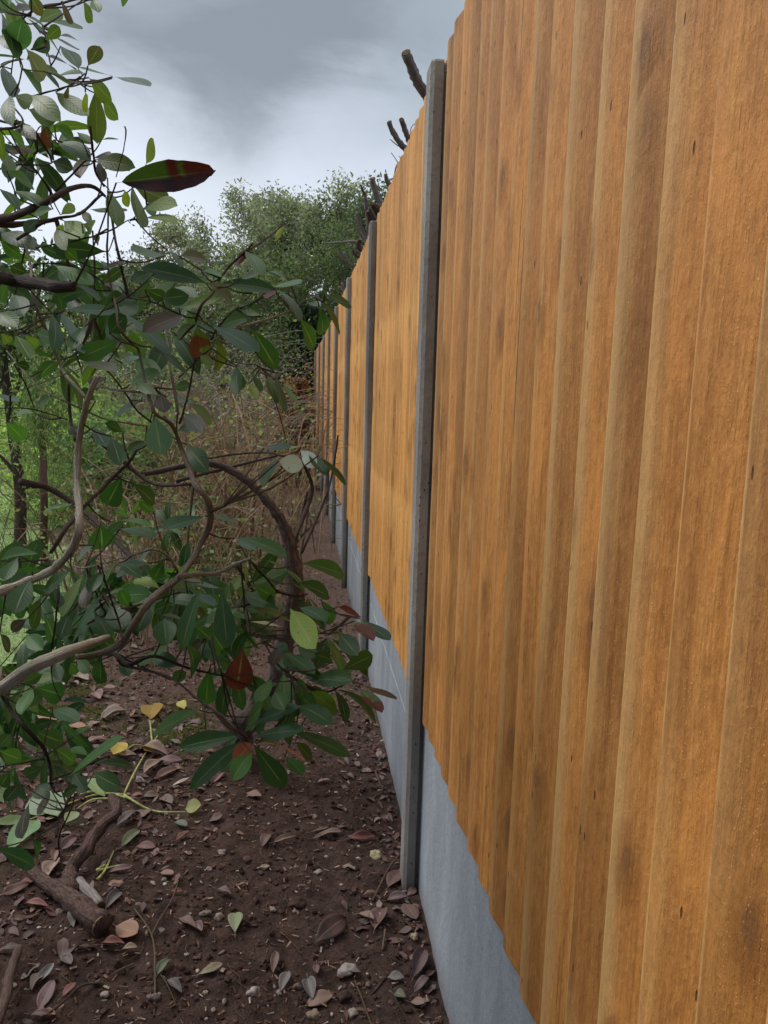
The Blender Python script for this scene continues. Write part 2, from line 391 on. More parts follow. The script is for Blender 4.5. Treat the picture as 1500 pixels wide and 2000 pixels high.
def tree_leaf_mat(name):
    m, t, p = mat(name, .6, .3)
    c = attr(t, 'col'); n = t.noise(pos(t), 1.3, 4, .6)
    c = t.mix(1.0, c, t.ramp(n, [(.3, .72), (.7, 1.3)]), 'MULTIPLY')
    t.l.new(c, p.inputs['Base Color'])
    tr = t.new('ShaderNodeBsdfTranslucent', i_Color=t.mix(1.0, c, (1.5, 1.7, .9), 'MULTIPLY'))
    mx = t.new('ShaderNodeMixShader', i_0=.3); out = t.n['Material Output']
    t.l.new(p.outputs[0], mx.inputs[1]); t.l.new(tr.outputs[0], mx.inputs[2]); t.l.new(mx.outputs[0], out.inputs[0])
    return m
M_TREE = tree_leaf_mat('tree_leaf')

def plain_mat(name, rough=.9, spec=.2, sc=40, amp=.3, bs=.5):
    """colour from col with grain"""
    m, t, p = mat(name, rough, spec)
    c = attr(t, 'col'); P = pos(t); n = t.noise(P, sc, 5, .6); n2 = t.noise(P, sc * 6, 3, .6)
    k = t.ramp(n, [(.3, 1 - amp), (.7, 1 + amp)])
    t.l.new(t.mix(1.0, c, k, 'MULTIPLY'), p.inputs['Base Color'])
    b = bump(t, None, n, bs, .006); bump(t, p, n2, bs, .002, b)
    return m
M_CRUMB = plain_mat('soil_crumb', .95, .1, 60, .4, .6)
M_STONE = plain_mat('stone', .8, .3, 50, .3, .4)
M_METAL = plain_mat('rusty_metal', .55, .5, 60, .4, .3)

def soil_mat():
    m, t, p = mat('soil', .95, .12)
    P = pos(t)
    n1 = t.noise(P, 1.6, 5, .6); n2 = t.noise(P, 17, 6, .7); n3 = t.noise(P, 75, 5, .7); n4 = t.noise(P, 260, 3, .7)
    c = t.mix(t.smooth(n2, .3, .72), (.030, .019, .016), (.088, .054, .044))
    c = t.mix(t.math('MULTIPLY', t.smooth(n3, .52, .72), .55), c, (.135, .083, .066))
    c = t.mix(t.math('MULTIPLY', t.smooth(n4, .64, .72), .5), c, (.26, .19, .15))
    y = sepx(t, P)[1]
    dry = t.math('MULTIPLY', t.smooth(t.math('ADD', y, t.math('MULTIPLY', n1, 2.0)), 3.2, 6.5), .6)
    c = t.mix(dry, c, t.mix(t.smooth(n3, .35, .65), (.15, .098, .078), (.33, .235, .195)))
    c = t.mix(t.math('MULTIPLY', t.smooth(n1, .58, .72), .3), c, (.12, .11, .05))
    t.l.new(c, p.inputs['Base Color'])
    b = bump(t, None, n2, .8, .03); b = bump(t, None, n3, .8, .012, b); bump(t, p, n4, .6, .004, b)
    return m
M_SOIL = soil_mat()
def lawn_mat():
    m, t, p = mat('lawn', .9, .15)
    P = pos(t); n1 = t.noise(P, 2.5, 5, .6); n2 = t.noise(P, 40, 5, .7)
    c = t.mix(t.smooth(n2, .3, .7), (.15, .23, .085), (.31, .42, .18))
    c = t.mix(t.math('MULTIPLY', t.smooth(n1, .45, .7), .5), c, (.30, .36, .17))
    t.l.new(c, p.inputs['Base Color']); bump(t, p, n2, .8, .03)
    return m
M_LAWN = lawn_mat()
def path_mat():
    m, t, p = mat('path', .85, .3)
    n = t.noise(pos(t), 12, 5); t.l.new(t.ramp(n, [(.3, (.38, .40, .44)), (.7, (.5, .52, .56))]), p.inputs['Base Color'])
    return m
M_PATH = path_mat()

# ------------------------------------------------------------------ ground
def axis(lo, hi, step, far_lo, far_hi):
    a = list(np.arange(lo, hi, step)); s = step; x = lo; left = []
    while x > far_lo: s = s * 1.18; x -= s; left.append(x)
    s = step; x = a[-1]; right = []
    while x < far_hi: s = s * 1.18; x += s; right.append(x)
    return np.array(left[::-1] + a + right)
xs = axis(-1.7, .42, .011, -400, 400); ys = axis(1.35, 4.4, .013, -60, 600)
X, Y = np.meshgrid(xs, ys)
Z = gz(X, Y)
V = np.stack([X.ravel(), Y.ravel(), Z.ravel()], 1); nx, ny = len(xs), len(ys)
I = np.arange((ny - 1) * (nx - 1)); r_, c_ = I // (nx - 1), I % (nx - 1); b0 = r_ * nx + c_
F = np.stack([b0, b0 + 1, b0 + nx + 1, b0 + nx], 1)
me = bpy.data.meshes.new('ground'); me.from_pydata(V.tolist(), [], F.tolist()); me.materials.append(M_SOIL)
me.polygons.foreach_set('use_smooth', [True] * len(me.polygons))
g = bpy.data.objects.new('ground', me); COL.objects.link(g); tag(g, kind='structure')

def sheet(name, poly, step, m, lift, kind='structure'):
    """a thin sheet that follows the ground inside a polygon"""
    poly = np.array(poly); x0, y0 = poly.min(0); x1, y1 = poly.max(0)
    gx = np.arange(x0, x1 + step, step); gy = np.arange(y0, y1 + step, step); A, B = np.meshgrid(gx, gy)
    ins = np.zeros(A.shape, bool); n = len(poly); j = n - 1
    Aj = A + (vnoise(A * 3, B * 3, 9) - .5) * .5; Bj = B + (vnoise(A * 3, B * 3, 10) - .5) * .5
    for i in range(n):
        xi, yi = poly[i]; xj, yj = poly[j]
        c = ((yi > Bj) != (yj > Bj)) & (Aj < (xj - xi) * (Bj - yi) / (yj - yi + 1e-9) + xi); ins ^= c; j = i
    Zs = gz(A, B) + lift
    idx = -np.ones(A.shape, int); vs = []; fs = []
    for r in range(A.shape[0] - 1):
        for c in range(A.shape[1] - 1):
            if ins[r, c]:
                q = []
                for (rr, cc) in ((r, c), (r, c + 1), (r + 1, c + 1), (r + 1, c)):
                    if idx[rr, cc] < 0: idx[rr, cc] = len(vs); vs.append((A[rr, cc], B[rr, cc], Zs[rr, cc]))
                    q.append(int(idx[rr, cc]))
                fs.append(q)
    me = bpy.data.meshes.new(name); me.from_pydata(vs, [], fs); me.materials.append(m)
    o = bpy.data.objects.new(name, me); COL.objects.link(o); tag(o, kind=kind)
    return vs
lawn_pts = sheet('lawn', [(-1.25, 4.4), (-1.45, 5.6), (-2.2, 7), (-2.9, 9.5), (-3.2, 13), (-12, 16), (-18, 14), (-18, 3), (-6, 2.6), (-2.2, 3.7)], .12, M_LAWN, .012)
sheet('path', [(-5.1, 13.2), (-8.5, 10.8), (-18, 10.0), (-18, 12.6), (-8.6, 14.2), (-5.6, 14.6)], .2, M_PATH, .03)

# grass blades on the lawn
gb = MB()
lp = np.array(lawn_pts); lp = lp[(lp[:, 1] < 10) & (lp[:, 0] > -5)]
vs = []; fs = []; cs = []
for i in range(26000):
    b = lp[rng.integers(len(lp))]; x = b[0] + rng.uniform(-.1, .1); y = b[1] + rng.uniform(-.1, .1); z = gzf(x, y) if i % 1 == 0 else b[2]
    h = rng.uniform(.02, .055); a = rng.uniform(0, 6.28); wd = .0035; dx, dy = math.cos(a) * wd, math.sin(a) * wd; lx, ly = rng.uniform(-.02, .02, 2)
    k = len(vs); vs += [(x - dx, y - dy, z), (x + dx, y + dy, z), (x + lx, y + ly, z + h)]; fs.append((k, k + 1, k + 2))
    tt = rng.uniform(.7, 1.3); cs += [(.16 * tt, .25 * tt, .07 * tt, 1)] * 3
gb.add(vs, fs, np.array(cs)); tag(gb.build('grass', M_TREE), 'short bright green lawn grass at the left', 'grass', kind='stuff')

# ------------------------------------------------------------------ fence
PY = [2.15, 4.05, 5.95, 7.85, 9.75, 11.65, 13.55, 15.45]
PX = [.328, .325, .312, .295, .283, .262, .233, .189]
fence = empty('garden_fence')
tag(fence, 'long closeboard timber fence panels slotted between grey concrete posts', 'fence')
POST_W, POST_D, TOP = .088, .112, 2.36
def post(x, y, ang):
    mb = MB()
    c = .010; slot = .022; w2 = POST_W / 2
    # H-shaped section with chamfered front arrises; u = out from garden face, s = along fence
    sec = [(0, -w2 + c), (0, w2 - c), (c, w2), (.034, w2), (.036, w2 - slot), (.078, w2 - slot), (.080, w2), (POST_D - c, w2), (POST_D, w2 - c),
           (POST_D, -w2 + c), (POST_D - c, -w2), (.080, -w2), (.078, -w2 + slot), (.036, -w2 + slot), (.034, -w2), (c, -w2)]
    n = len(sec); lev = [-.3, .0, .35, .8, 1.3, 1.8, 2.2, TOP - .006, TOP]
    vs = []; ca, sa = math.cos(ang), math.sin(ang)
    wob = [random.uniform(-.0012, .0012) for _ in lev]
    for li, z in enumerate(lev):
        k = .94 if li == len(lev) - 1 else 1.0
        for u, s_ in sec:
            uu = (u - POST_D / 2) * k + POST_D / 2 + wob[li]; ss = s_ * k
            vs.append((x - .010 + uu * ca - ss * sa, y + w2 + uu * sa + ss * ca, z))
    fs = []
    for l in range(len(lev) - 1):
        for j in range(n):
            fs.append((l * n + j, l * n + (j + 1) % n, (l + 1) * n + (j + 1) % n, (l + 1) * n + j))
    k0 = (len(lev) - 1) * n
    fs.append((k0, k0 + 1, k0 + 2, k0 + 3, k0 + 4, k0 + 13, k0 + 14, k0 + 15)); fs.append((k0 + 4, k0 + 5, k0 + 12, k0 + 13)); fs.append((k0 + 5, k0 + 6, k0 + 7, k0 + 8, k0 + 9, k0 + 10, k0 + 11, k0 + 12))
    mb.add(vs, fs)
    return mb.build('concrete_post', M_POST, fence)
GB_TOP = .548; PAN_BOT = .550; PAN_TOP = 2.385
def bay(i, ax, ay, bx, by):
    """from the near post (ax, ay) to the far post (bx, by): two gravel boards and a closeboard panel"""
    A = np.array([ax, ay]); B = np.array([bx, by]); L = np.linalg.norm(B - A); t = (B - A) / L; n = np.array([-t[1], t[0]])   # n points to the garden (-x)
    def W(s, u, z): q = B - t * s + n * u; return (q[0], q[1], z)      # s from the far end towards the camera, u towards the garden
    near = (i == 0)
    # gravel boards
    hs = [(-.22, GB_TOP - .150 - .0015), (GB_TOP - .150 + .0015, GB_TOP)] if not near else [(-.22, GB_TOP)]
    for z0, z1 in hs:
        mb = MB(); nseg = 8; vs = []
        for k in range(nseg + 1):
            s = L * k / nseg; wv = random.uniform(-.0006, .0006)
            for (u, z) in ((-.050, z0), (-.003, z0), (0, z0 + .003), (0, z1 - .004), (-.004, z1), (-.050, z1)): vs.append(W(s, u - .012 + wv, z))
        fs = [(k * 6 + j, k * 6 + (j + 1) % 6, (k + 1) * 6 + (j + 1) % 6, (k + 1) * 6 + j) for k in range(nseg) for j in range(6)]
        fs += [tuple(range(6)), tuple(range(nseg * 6, nseg * 6 + 6))[::-1]]
        mb.add(vs, fs); mb.build('gravel_board', M_GRAVEL, fence)
    # closeboard cladding
    mb = MB(); s = .046; zs = np.linspace(PAN_BOT, PAN_TOP, 16); bi = 0
    while s < L - .02:
        wd = random.gauss(.100, .006); end = min(s + wd, L - .004)
        wd = end - s; r1, r2 = random.random(), random.random()
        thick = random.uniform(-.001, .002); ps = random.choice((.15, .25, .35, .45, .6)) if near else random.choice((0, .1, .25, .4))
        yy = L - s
        if near:       # three boards with a strong painted light along the arris
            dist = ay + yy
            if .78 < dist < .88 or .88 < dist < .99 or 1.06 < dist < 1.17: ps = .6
        zo0, zo1 = random.uniform(-.003, .002), random.uniform(-.004, .003)
        prof = [(-.002, -.0150), (0.0, -.0060), (.0014, -.0034), (.0050, -.0010), (.012, .0008), (.032, .0006), (.040, -.0012), (wd, -.0118), (wd + .012, -.0136), (wd + .010, -.0175), (.01, -.0175)]
        ph = random.uniform(0, 6.28); amp = random.uniform(.0004, .0014); vs = []; cc = []; np_ = len(prof)
        nz_ = [random.gauss(0, .0005) for _ in zs]
        for k, z in enumerate(zs):
            du = amp * math.sin(z * 2.2 + ph) + nz_[k] * .5; ds = .0012 * math.sin(z * 1.7 + ph * 2) + nz_[k]
            z_ = z + (zo0 if k == 0 else zo1 if k == len(zs) - 1 else 0)
            for (a, u) in prof:
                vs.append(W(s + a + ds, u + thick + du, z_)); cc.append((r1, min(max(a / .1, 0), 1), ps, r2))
        fs = [(k * np_ + j, k * np_ + (j + 1) % np_, (k + 1) * np_ + (j + 1) % np_, (k + 1) * np_ + j) for k in range(len(zs) - 1) for j in range(np_)]
        fs += [tuple(range(np_))[::-1], tuple(range((len(zs) - 1) * np_, len(zs) * np_))]
        mb.add(vs, fs, np.array(cc)); s += wd; bi += 1
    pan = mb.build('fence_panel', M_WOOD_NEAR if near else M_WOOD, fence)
    if near: pan['label'] = 'browner rough-sawn fence panel with knots and painted-in highlights on board edges'
    def batten(name, s0, s1, u0, u1, z0, z1):
        b = MB(); vs = [W(s, u, z) for s in (s0, s1) for (u, z) in ((u0, z0), (u1, z0), (u1, z1), (u0, z1))]
        b.add(vs, [(0, 1, 2, 3), (7, 6, 5, 4), (0, 4, 5, 1), (1, 5, 6, 2), (2, 6, 7, 3), (3, 7, 4, 0)], (random.random(), .8, 0, 0)); b.build(name, M_WOOD_RAW, pan)
    for z0 in (.62, 1.42, PAN_TOP - .075): batten('rail', .036, L - .036, -.054, -.0215, z0, z0 + .07)
    batten('end_batten', .000, .044, -.050, -.0130, PAN_BOT + .002, PAN_TOP - .002)
    batten('end_batten', L - .034, L, -.050, -.0215, PAN_BOT + .002, PAN_TOP - .002)
ext = [(.328, .25)] + list(zip(PX, PY))
for i, (x, y) in enumerate(zip(PX, PY)):
    j = min(i + 1, len(PX) - 1); k = max(i - 1, 0)
    ang = math.atan2(PX[k] - PX[j], PY[j] - PY[k]) if j != k else 0.0
    post(x, y, ang)
for i in range(len(ext) - 1):
    (ax, ay), (bx, by) = ext[i], ext[i + 1]
    bay(i, ax + .0250, ay + POST_W - .018, bx + .0250, by + .018)
rehome(fence, (.37, 8.0, 0.0))

# ------------------------------------------------------------------ leaves
def leaf_geo(base, tip, nrm, width, arch=.08, fold=.25, ns=8, nw=4, shape=.58, wav=0.0, roll=0.0):
    """one leaf blade with a short petiole; returns verts, faces, lv"""
    base = np.asarray(base, float); tip = np.asarray(tip, float); ax = tip - base; L = np.linalg.norm(ax); ax = ax / L
    n = np.asarray(nrm, float); n = n - ax * (n @ ax); n = unit(n); sd = np.cross(ax, n)
    vs = []; uv = []; ph = random.random() * 6; r3 = random.random()
    tw = random.uniform(-.35, .35)
    for i in range(ns + 1):
        t = i / ns
        if i == 0: wdt = .006
        else:
            tt = (t - .06) / .94; tt = max(tt, 0.0)
            wdt = max(.006 if t < .99 else .0005, math.sin(math.pi * min(1, tt ** (math.log(.5) / math.log(shape)))) ** .64 * .5)
        c = base + ax * L * t + n * (4 * arch * L * t * (1 - t) * .5 - arch * L * t * t * .5)
        ca, sa = math.cos(tw * t), math.sin(tw * t); sd2 = sd * ca + n * sa; n2 = n * ca - sd * sa
        for j in range(nw + 1):
            a = (j / nw - .5) * 2
            off = abs(a) * wdt * width
            q = c + sd2 * a * wdt * width * (1 - roll * abs(a) * .5) + n2 * (fold * off + roll * off * abs(a) * 1.2) + n2 * wav * L * math.sin(t * 9 + ph + a * 1.5) * (.3 + abs(a)) * (t > .1)
            vs.append(q); uv.append((t, a, r3))
    fs = [(i * (nw + 1) + j, i * (nw + 1) + j + 1, (i + 1) * (nw + 1) + j + 1, (i + 1) * (nw + 1) + j) for i in range(ns) for j in range(nw)]
    return np.array(vs), fs, np.array(uv)
TONE = {  # colour of the blade, blotch; backlit silhouettes (k) and sky sheen (p) painted in
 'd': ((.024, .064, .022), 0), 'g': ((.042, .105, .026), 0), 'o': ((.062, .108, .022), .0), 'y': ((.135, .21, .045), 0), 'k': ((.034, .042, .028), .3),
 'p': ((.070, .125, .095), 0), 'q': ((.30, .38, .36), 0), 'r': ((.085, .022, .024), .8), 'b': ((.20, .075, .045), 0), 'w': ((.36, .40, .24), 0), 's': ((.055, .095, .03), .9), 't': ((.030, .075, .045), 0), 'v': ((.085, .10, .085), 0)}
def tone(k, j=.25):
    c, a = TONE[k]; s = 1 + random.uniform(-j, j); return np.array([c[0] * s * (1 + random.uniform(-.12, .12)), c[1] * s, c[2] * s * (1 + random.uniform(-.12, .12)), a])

# the leaves that can be told apart: (from x, y, to x, y, breadth, tone) in enlarged crops of the photo
R1 = (0, 0, 3.0, [
(485,0,545,130,55,'o'),(540,-10,580,75,65,'o'),(690,-70,740,32,55,'g'),(360,10,425,130,50,'k'),(80,65,190,35,50,'k'),(215,135,360,60,95,'o'),(300,130,480,158,25,'g'),(270,235,350,155,70,'o'),
(345,210,460,232,15,'k'),(330,215,455,295,30,'k'),(355,270,460,390,55,'d'),(275,330,445,400,30,'d'),(515,385,585,268,85,'k'),(455,395,655,445,30,'g'),(500,430,360,430,35,'g'),(660,450,878,502,35,'p'),
(520,455,655,590,90,'o'),(600,560,690,702,65,'o'),(560,510,570,842,110,'o'),(500,540,510,660,45,'y'),(325,540,520,680,100,'o'),(180,560,340,690,110,'o'),(395,510,400,570,40,'k'),(150,280,260,470,95,'v'),
(125,400,255,560,60,'d'),(130,100,90,290,150,'t'),(0,210,90,285,80,'d'),(0,60,90,330,70,'d'),(195,140,238,185,35,'p'),(180,290,290,250,90,'d'),(20,390,70,565,80,'p'),(75,460,100,540,30,'r'),
(60,560,60,725,70,'d'),(85,560,185,610,90,'o'),(165,640,330,705,110,'o'),(75,740,205,805,60,'k'),(50,760,150,865,60,'g'),(60,915,205,868,45,'s'),(0,760,20,925,75,'o'),(290,730,270,868,65,'s'),
(320,735,437,818,65,'g'),(455,775,525,832,50,'g'),(340,830,540,825,20,'g'),(340,845,525,920,70,'d'),(595,820,690,812,8,'d'),(535,870,462,1035,60,'k'),(855,965,900,815,70,'y'),(545,925,650,905,35,'k'),
(565,935,785,975,95,'o'),(600,995,760,995,25,'y'),(580,950,600,1060,55,'k'),(730,1115,750,1212,50,'y'),(770,1090,825,1332,85,'o'),(785,1095,1000,1180,120,'o'),(820,1245,1027,1188,45,'y'),(845,1280,1032,1290,45,'y'),
(870,1190,900,1262,60,'g'),(640,1110,690,1325,85,'o'),(525,1225,745,1240,45,'o'),(40,1000,200,1100,80,'g'),(85,1120,240,1205,70,'g'),(0,1110,105,1215,50,'d'),(355,1260,440,1200,60,'y'),(370,1290,485,1392,125,'y'),
(480,1310,552,1335,90,'o'),(330,1340,385,1460,80,'o'),(0,1370,207,1450,100,'d'),(0,1410,112,1500,85,'g'),(635,1475,300,1450,125,'d'),(480,1240,535,1300,50,'o'),(535,1390,585,1420,50,'p'),(310,1225,200,1250,45,'g'),
(0,850,60,1000,80,'o'),(20,930,60,1050,60,'g'),(0,0,50,45,50,'g'),(100,700,30,640,60,'o'),(230,1280,140,1360,70,'d'),(420,1400,330,1330,60,'y'),(60,-20,10,50,50,'g'),(180,-20,240,90,80,'k')])
R2 = (0, 450, 3.0, [
(440,310,580,402,35,'d'),(310,200,545,315,90,'g'),(590,235,722,190,32,'k'),(700,330,615,318,16,'r'),(385,465,692,472,45,'t'),(600,470,720,372,100,'d'),(690,410,805,490,120,'d'),(640,600,740,500,120,'d'),
(370,480,445,655,60,'p'),(430,635,492,722,50,'p'),(300,480,325,695,55,'t'),(270,530,315,592,80,'p'),(720,640,458,750,110,'g'),(700,630,825,685,100,'g'),(655,650,775,690,45,'r'),(720,780,835,735,28,'p'),
(580,710,672,765,60,'d'),(700,475,1005,722,42,'p'),(885,685,1132,862,60,'p'),(1212,310,820,212,115,'t'),(970,145,765,120,35,'p'),(1050,150,1212,170,58,'v'),(905,250,778,292,55,'t'),(1030,308,888,402,95,'p'),
(850,345,965,395,80,'d'),(950,400,1105,380,100,'d'),(1020,330,1145,388,60,'p'),(1075,500,840,585,110,'k'),(985,120,1062,205,35,'d'),(1180,240,1370,292,45,'g'),(1210,310,1372,425,70,'v'),(1050,455,1300,390,60,'y'),
(1095,470,1150,545,75,'t'),(1130,545,1030,645,65,'g'),(1155,555,1185,760,135,'s'),(1235,560,1500,695,85,'t'),(1270,625,1285,825,70,'o'),(1385,800,1400,955,85,'d'),(465,768,685,818,38,'v'),(970,850,785,770,95,'g'),
(760,905,930,835,80,'g'),(975,975,1135,1012,32,'p'),(1095,1005,1248,1125,55,'p'),(1080,1070,1185,1185,95,'v'),(1035,1175,1135,1150,55,'p'),(550,1150,625,1272,75,'p'),(470,1140,408,1202,50,'p'),(1090,1255,1215,1405,120,'d'),
(95,615,180,755,85,'o'),(140,610,222,685,70,'o'),(0,480,95,565,110,'g'),(0,600,62,660,65,'o'),(80,780,172,800,50,'d'),(200,1070,62,1085,45,'g'),(40,1125,140,1225,100,'g'),(-10,955,105,1005,30,'t'),(200,1040,290,975,40,'g'),
(850,1230,755,1295,65,'d'),(830,1000,655,1105,60,'d'),(650,1205,705,1375,95,'d'),(90,375,135,495,115,'t'),(340,370,370,470,60,'d'),(230,380,200,470,70,'d'),(500,560,420,690,70,'d'),(620,860,520,900,50,'k'),(940,960,960,1070,90,'k'),
(560,1000,480,930,50,'d'),(720,1180,620,1130,60,'d'),(800,900,900,950,60,'g'),(250,820,190,870,60,'g'),(160,250,60,210,80,'d'),(460,180,380,110,70,'g'),(210,600,330,640,80,'g'),(1010,930,1110,900,60,'g'),(50,300,0,420,70,'g')])
R3 = (350, 450, 3.0, [
(385,120,490,255,65,'g'),(430,130,318,192,60,'r'),(360,285,462,252,32,'d'),(235,310,560,345,85,'d'),(545,330,716,308,40,'g'),(555,340,712,512,52,'t'),(520,240,650,300,14,'p'),(645,300,742,348,14,'g'),
(850,378,1012,442,42,'d'),(845,420,945,603,42,'d'),(750,425,830,440,32,'p'),(820,445,845,615,85,'d'),(700,500,795,695,95,'d'),(490,382,565,370,40,'r'),(240,560,470,705,70,'d'),(430,575,572,815,120,'d'),(480,505,230,560,95,'g'),
(345,430,475,492,80,'g'),(345,798,340,952,78,'d'),(425,840,478,935,38,'d'),(515,850,565,1012,75,'g'),(565,835,608,1065,42,'t'),(605,895,672,1005,38,'g'),(410,895,450,985,40,'y'),(495,1275,650,1268,45,'t'),
(585,1350,728,1382,105,'q'),(710,1285,805,1385,85,'q'),(755,1300,862,1432,75,'d'),(590,1335,492,1492,65,'d'),(815,1320,978,1485,34,'d'),(640,1285,700,1262,22,'y'),(1000,0,1001,1,1,'d'),(120,730,200,790,60,'p'),(620,-40,560,40,30,'y')])
R4 = (0, 900, 3.0, [
(720,80,620,272,135,'d'),(770,130,912,252,85,'d'),(1205,325,955,400,90,'t'),(1225,322,1382,352,22,'p'),(590,365,600,520,170,'d'),(0,585,217,528,65,'g'),(650,360,880,372,32,'g'),(700,400,905,440,50,'d'),(550,495,438,592,32,'p'),
(945,750,790,692,65,'y'),(650,790,875,778,105,'g'),(190,650,-10,795,95,'d'),(185,690,80,885,115,'d'),(240,800,185,985,70,'o'),(490,660,360,920,65,'o'),(160,925,62,990,72,'k'),(160,1020,250,1105,95,'g'),(605,775,420,1062,62,'t'),
(640,855,720,985,155,'d'),(860,600,680,660,60,'d'),(1060,690,1272,742,42,'p'),(1000,750,1112,735,65,'p'),(1190,715,1055,1110,85,'d'),(948,905,1090,930,35,'p'),(1100,780,1255,845,65,'p'),(960,925,975,1075,135,'d'),
(1098,1060,1142,1265,72,'d'),(1235,1190,1205,1442,115,'g'),(1425,1100,1385,1352,170,'r'),(590,1150,590,1312,80,'d'),(205,1325,372,1375,135,'d'),(185,1330,125,1485,85,'g'),(1000,1285,1092,1238,72,'g'),(1005,1058,818,1205,52,'g'),
(0,1200,112,1262,75,'d'),(360,1410,532,1412,30,'t'),(415,1180,445,1255,60,'g'),(870,1140,1042,1200,85,'d'),(600,640,530,770,80,'d'),(300,700,340,860,60,'d'),(420,640,260,760,70,'d'),(700,600,820,680,70,'d'),(880,850,800,1000,90,'d'),
(760,860,700,760,70,'g'),(260,900,320,1060,80,'d'),(400,900,350,1040,90,'d'),(520,700,500,860,80,'k'),(110,560,20,700,70,'d'),(560,900,640,1040,80,'d'),(450,1150,520,1240,70,'g'),(310,1180,360,1290,70,'d'),(0,1010,60,1120,50,'k'),
(90,1250,20,1400,80,'d'),(250,1250,140,1300,70,'g'),(900,300,820,240,60,'g'),(960,580,900,700,90,'d'),(1020,830,900,880,80,'d'),(1130,950,1240,1050,100,'d'),(1240,1000,1330,1140,110,'d'),(700,1150,760,1260,70,'d')])
R5 = (350, 900, 3.0, [
(320,455,632,548,68,'g'),(335,462,445,520,50,'p'),(705,600,982,670,88,'g'),(690,715,888,795,75,'d'),(380,780,562,852,95,'d'),(345,860,165,955,75,'g'),(245,735,282,1095,130,'t'),(405,940,607,970,45,'w'),(395,870,655,922,55,'g'),
(650,865,800,1100,150,'y'),(690,1080,835,1125,110,'d'),(930,855,1062,912,52,'r'),(1025,940,1138,1052,85,'s'),(1060,925,1238,1052,52,'t'),(935,1005,1045,1142,105,'d'),(955,1225,1138,1138,115,'g'),(750,1290,1012,1285,105,'d'),
(860,1075,972,1190,28,'g'),(590,1105,795,1245,62,'d'),(1060,1330,1190,1478,85,'s'),(1080,1315,1275,1398,34,'k'),(775,1350,918,1465,105,'y'),(610,1245,620,1435,105,'g'),(490,1500,695,1440,62,'p'),(700,1365,798,1605,0,'d'),
(720,1330,900,1400,70,'d'),(560,1010,480,1060,50,'t'),(160,1040,60,1120,60,'k'),(700,860,860,930,80,'d'),(540,1280,460,1420,80,'g'),(420,1250,500,1390,80,'d'),(830,810,900,950,80,'d'),(440,730,560,800,90,'g'),(150,1000,120,1180,60,'d'),
(480,1330,560,1500,80,'g'),(690,1260,730,1400,60,'d'),(900,1180,800,1130,60,'d'),(600,1080,540,1200,70,'k')])
R6 = (0, 1350, 3.0, [
(310,105,462,172,85,'d'),(190,230,372,302,120,'d'),(0,350,125,405,100,'g'),(400,502,722,255,62,'g'),(570,420,792,442,52,'t'),(550,480,705,565,110,'d'),(225,545,262,622,105,'d'),(430,475,502,592,85,'d'),(-20,920,207,1025,100,'t'),
(300,405,442,372,60,'d'),(380,780,512,762,32,'k'),(185,860,232,985,55,'d'),(180,640,118,860,38,'k'),(290,560,238,722,36,'k'),(100,180,220,260,80,'d'),(320,330,440,420,80,'g'),(60,470,0,560,90,'d'),(120,540,30,640,80,'d'),(260,440,140,500,90,'d'),
(160,100,240,0,80,'g'),(430,270,520,200,50,'g'),(360,620,450,560,60,'d'),(60,250,0,320,80,'g'),(520,380,420,330,50,'g')])
R7 = (300, 1350, 2.5, [
(485,165,705,72,72,'t'),(480,222,738,185,68,'t'),(500,258,618,235,38,'t'),(440,210,532,58,58,'g'),(440,212,122,272,85,'d'),(420,215,345,300,45,'t'),(435,238,172,482,85,'d'),(478,248,392,352,90,'b'),(480,250,638,468,115,'d'),
(480,300,382,428,85,'g'),(500,250,745,328,18,'b'),(640,180,965,312,52,'d'),(690,245,772,330,52,'d'),(640,320,728,405,62,'g'),(590,0,640,90,85,'g'),(765,0,898,100,85,'g'),(225,92,-5,208,62,'g'),(695,70,872,152,75,'d'),(440,250,340,400,60,'d'),(520,90,470,190,50,'g')])

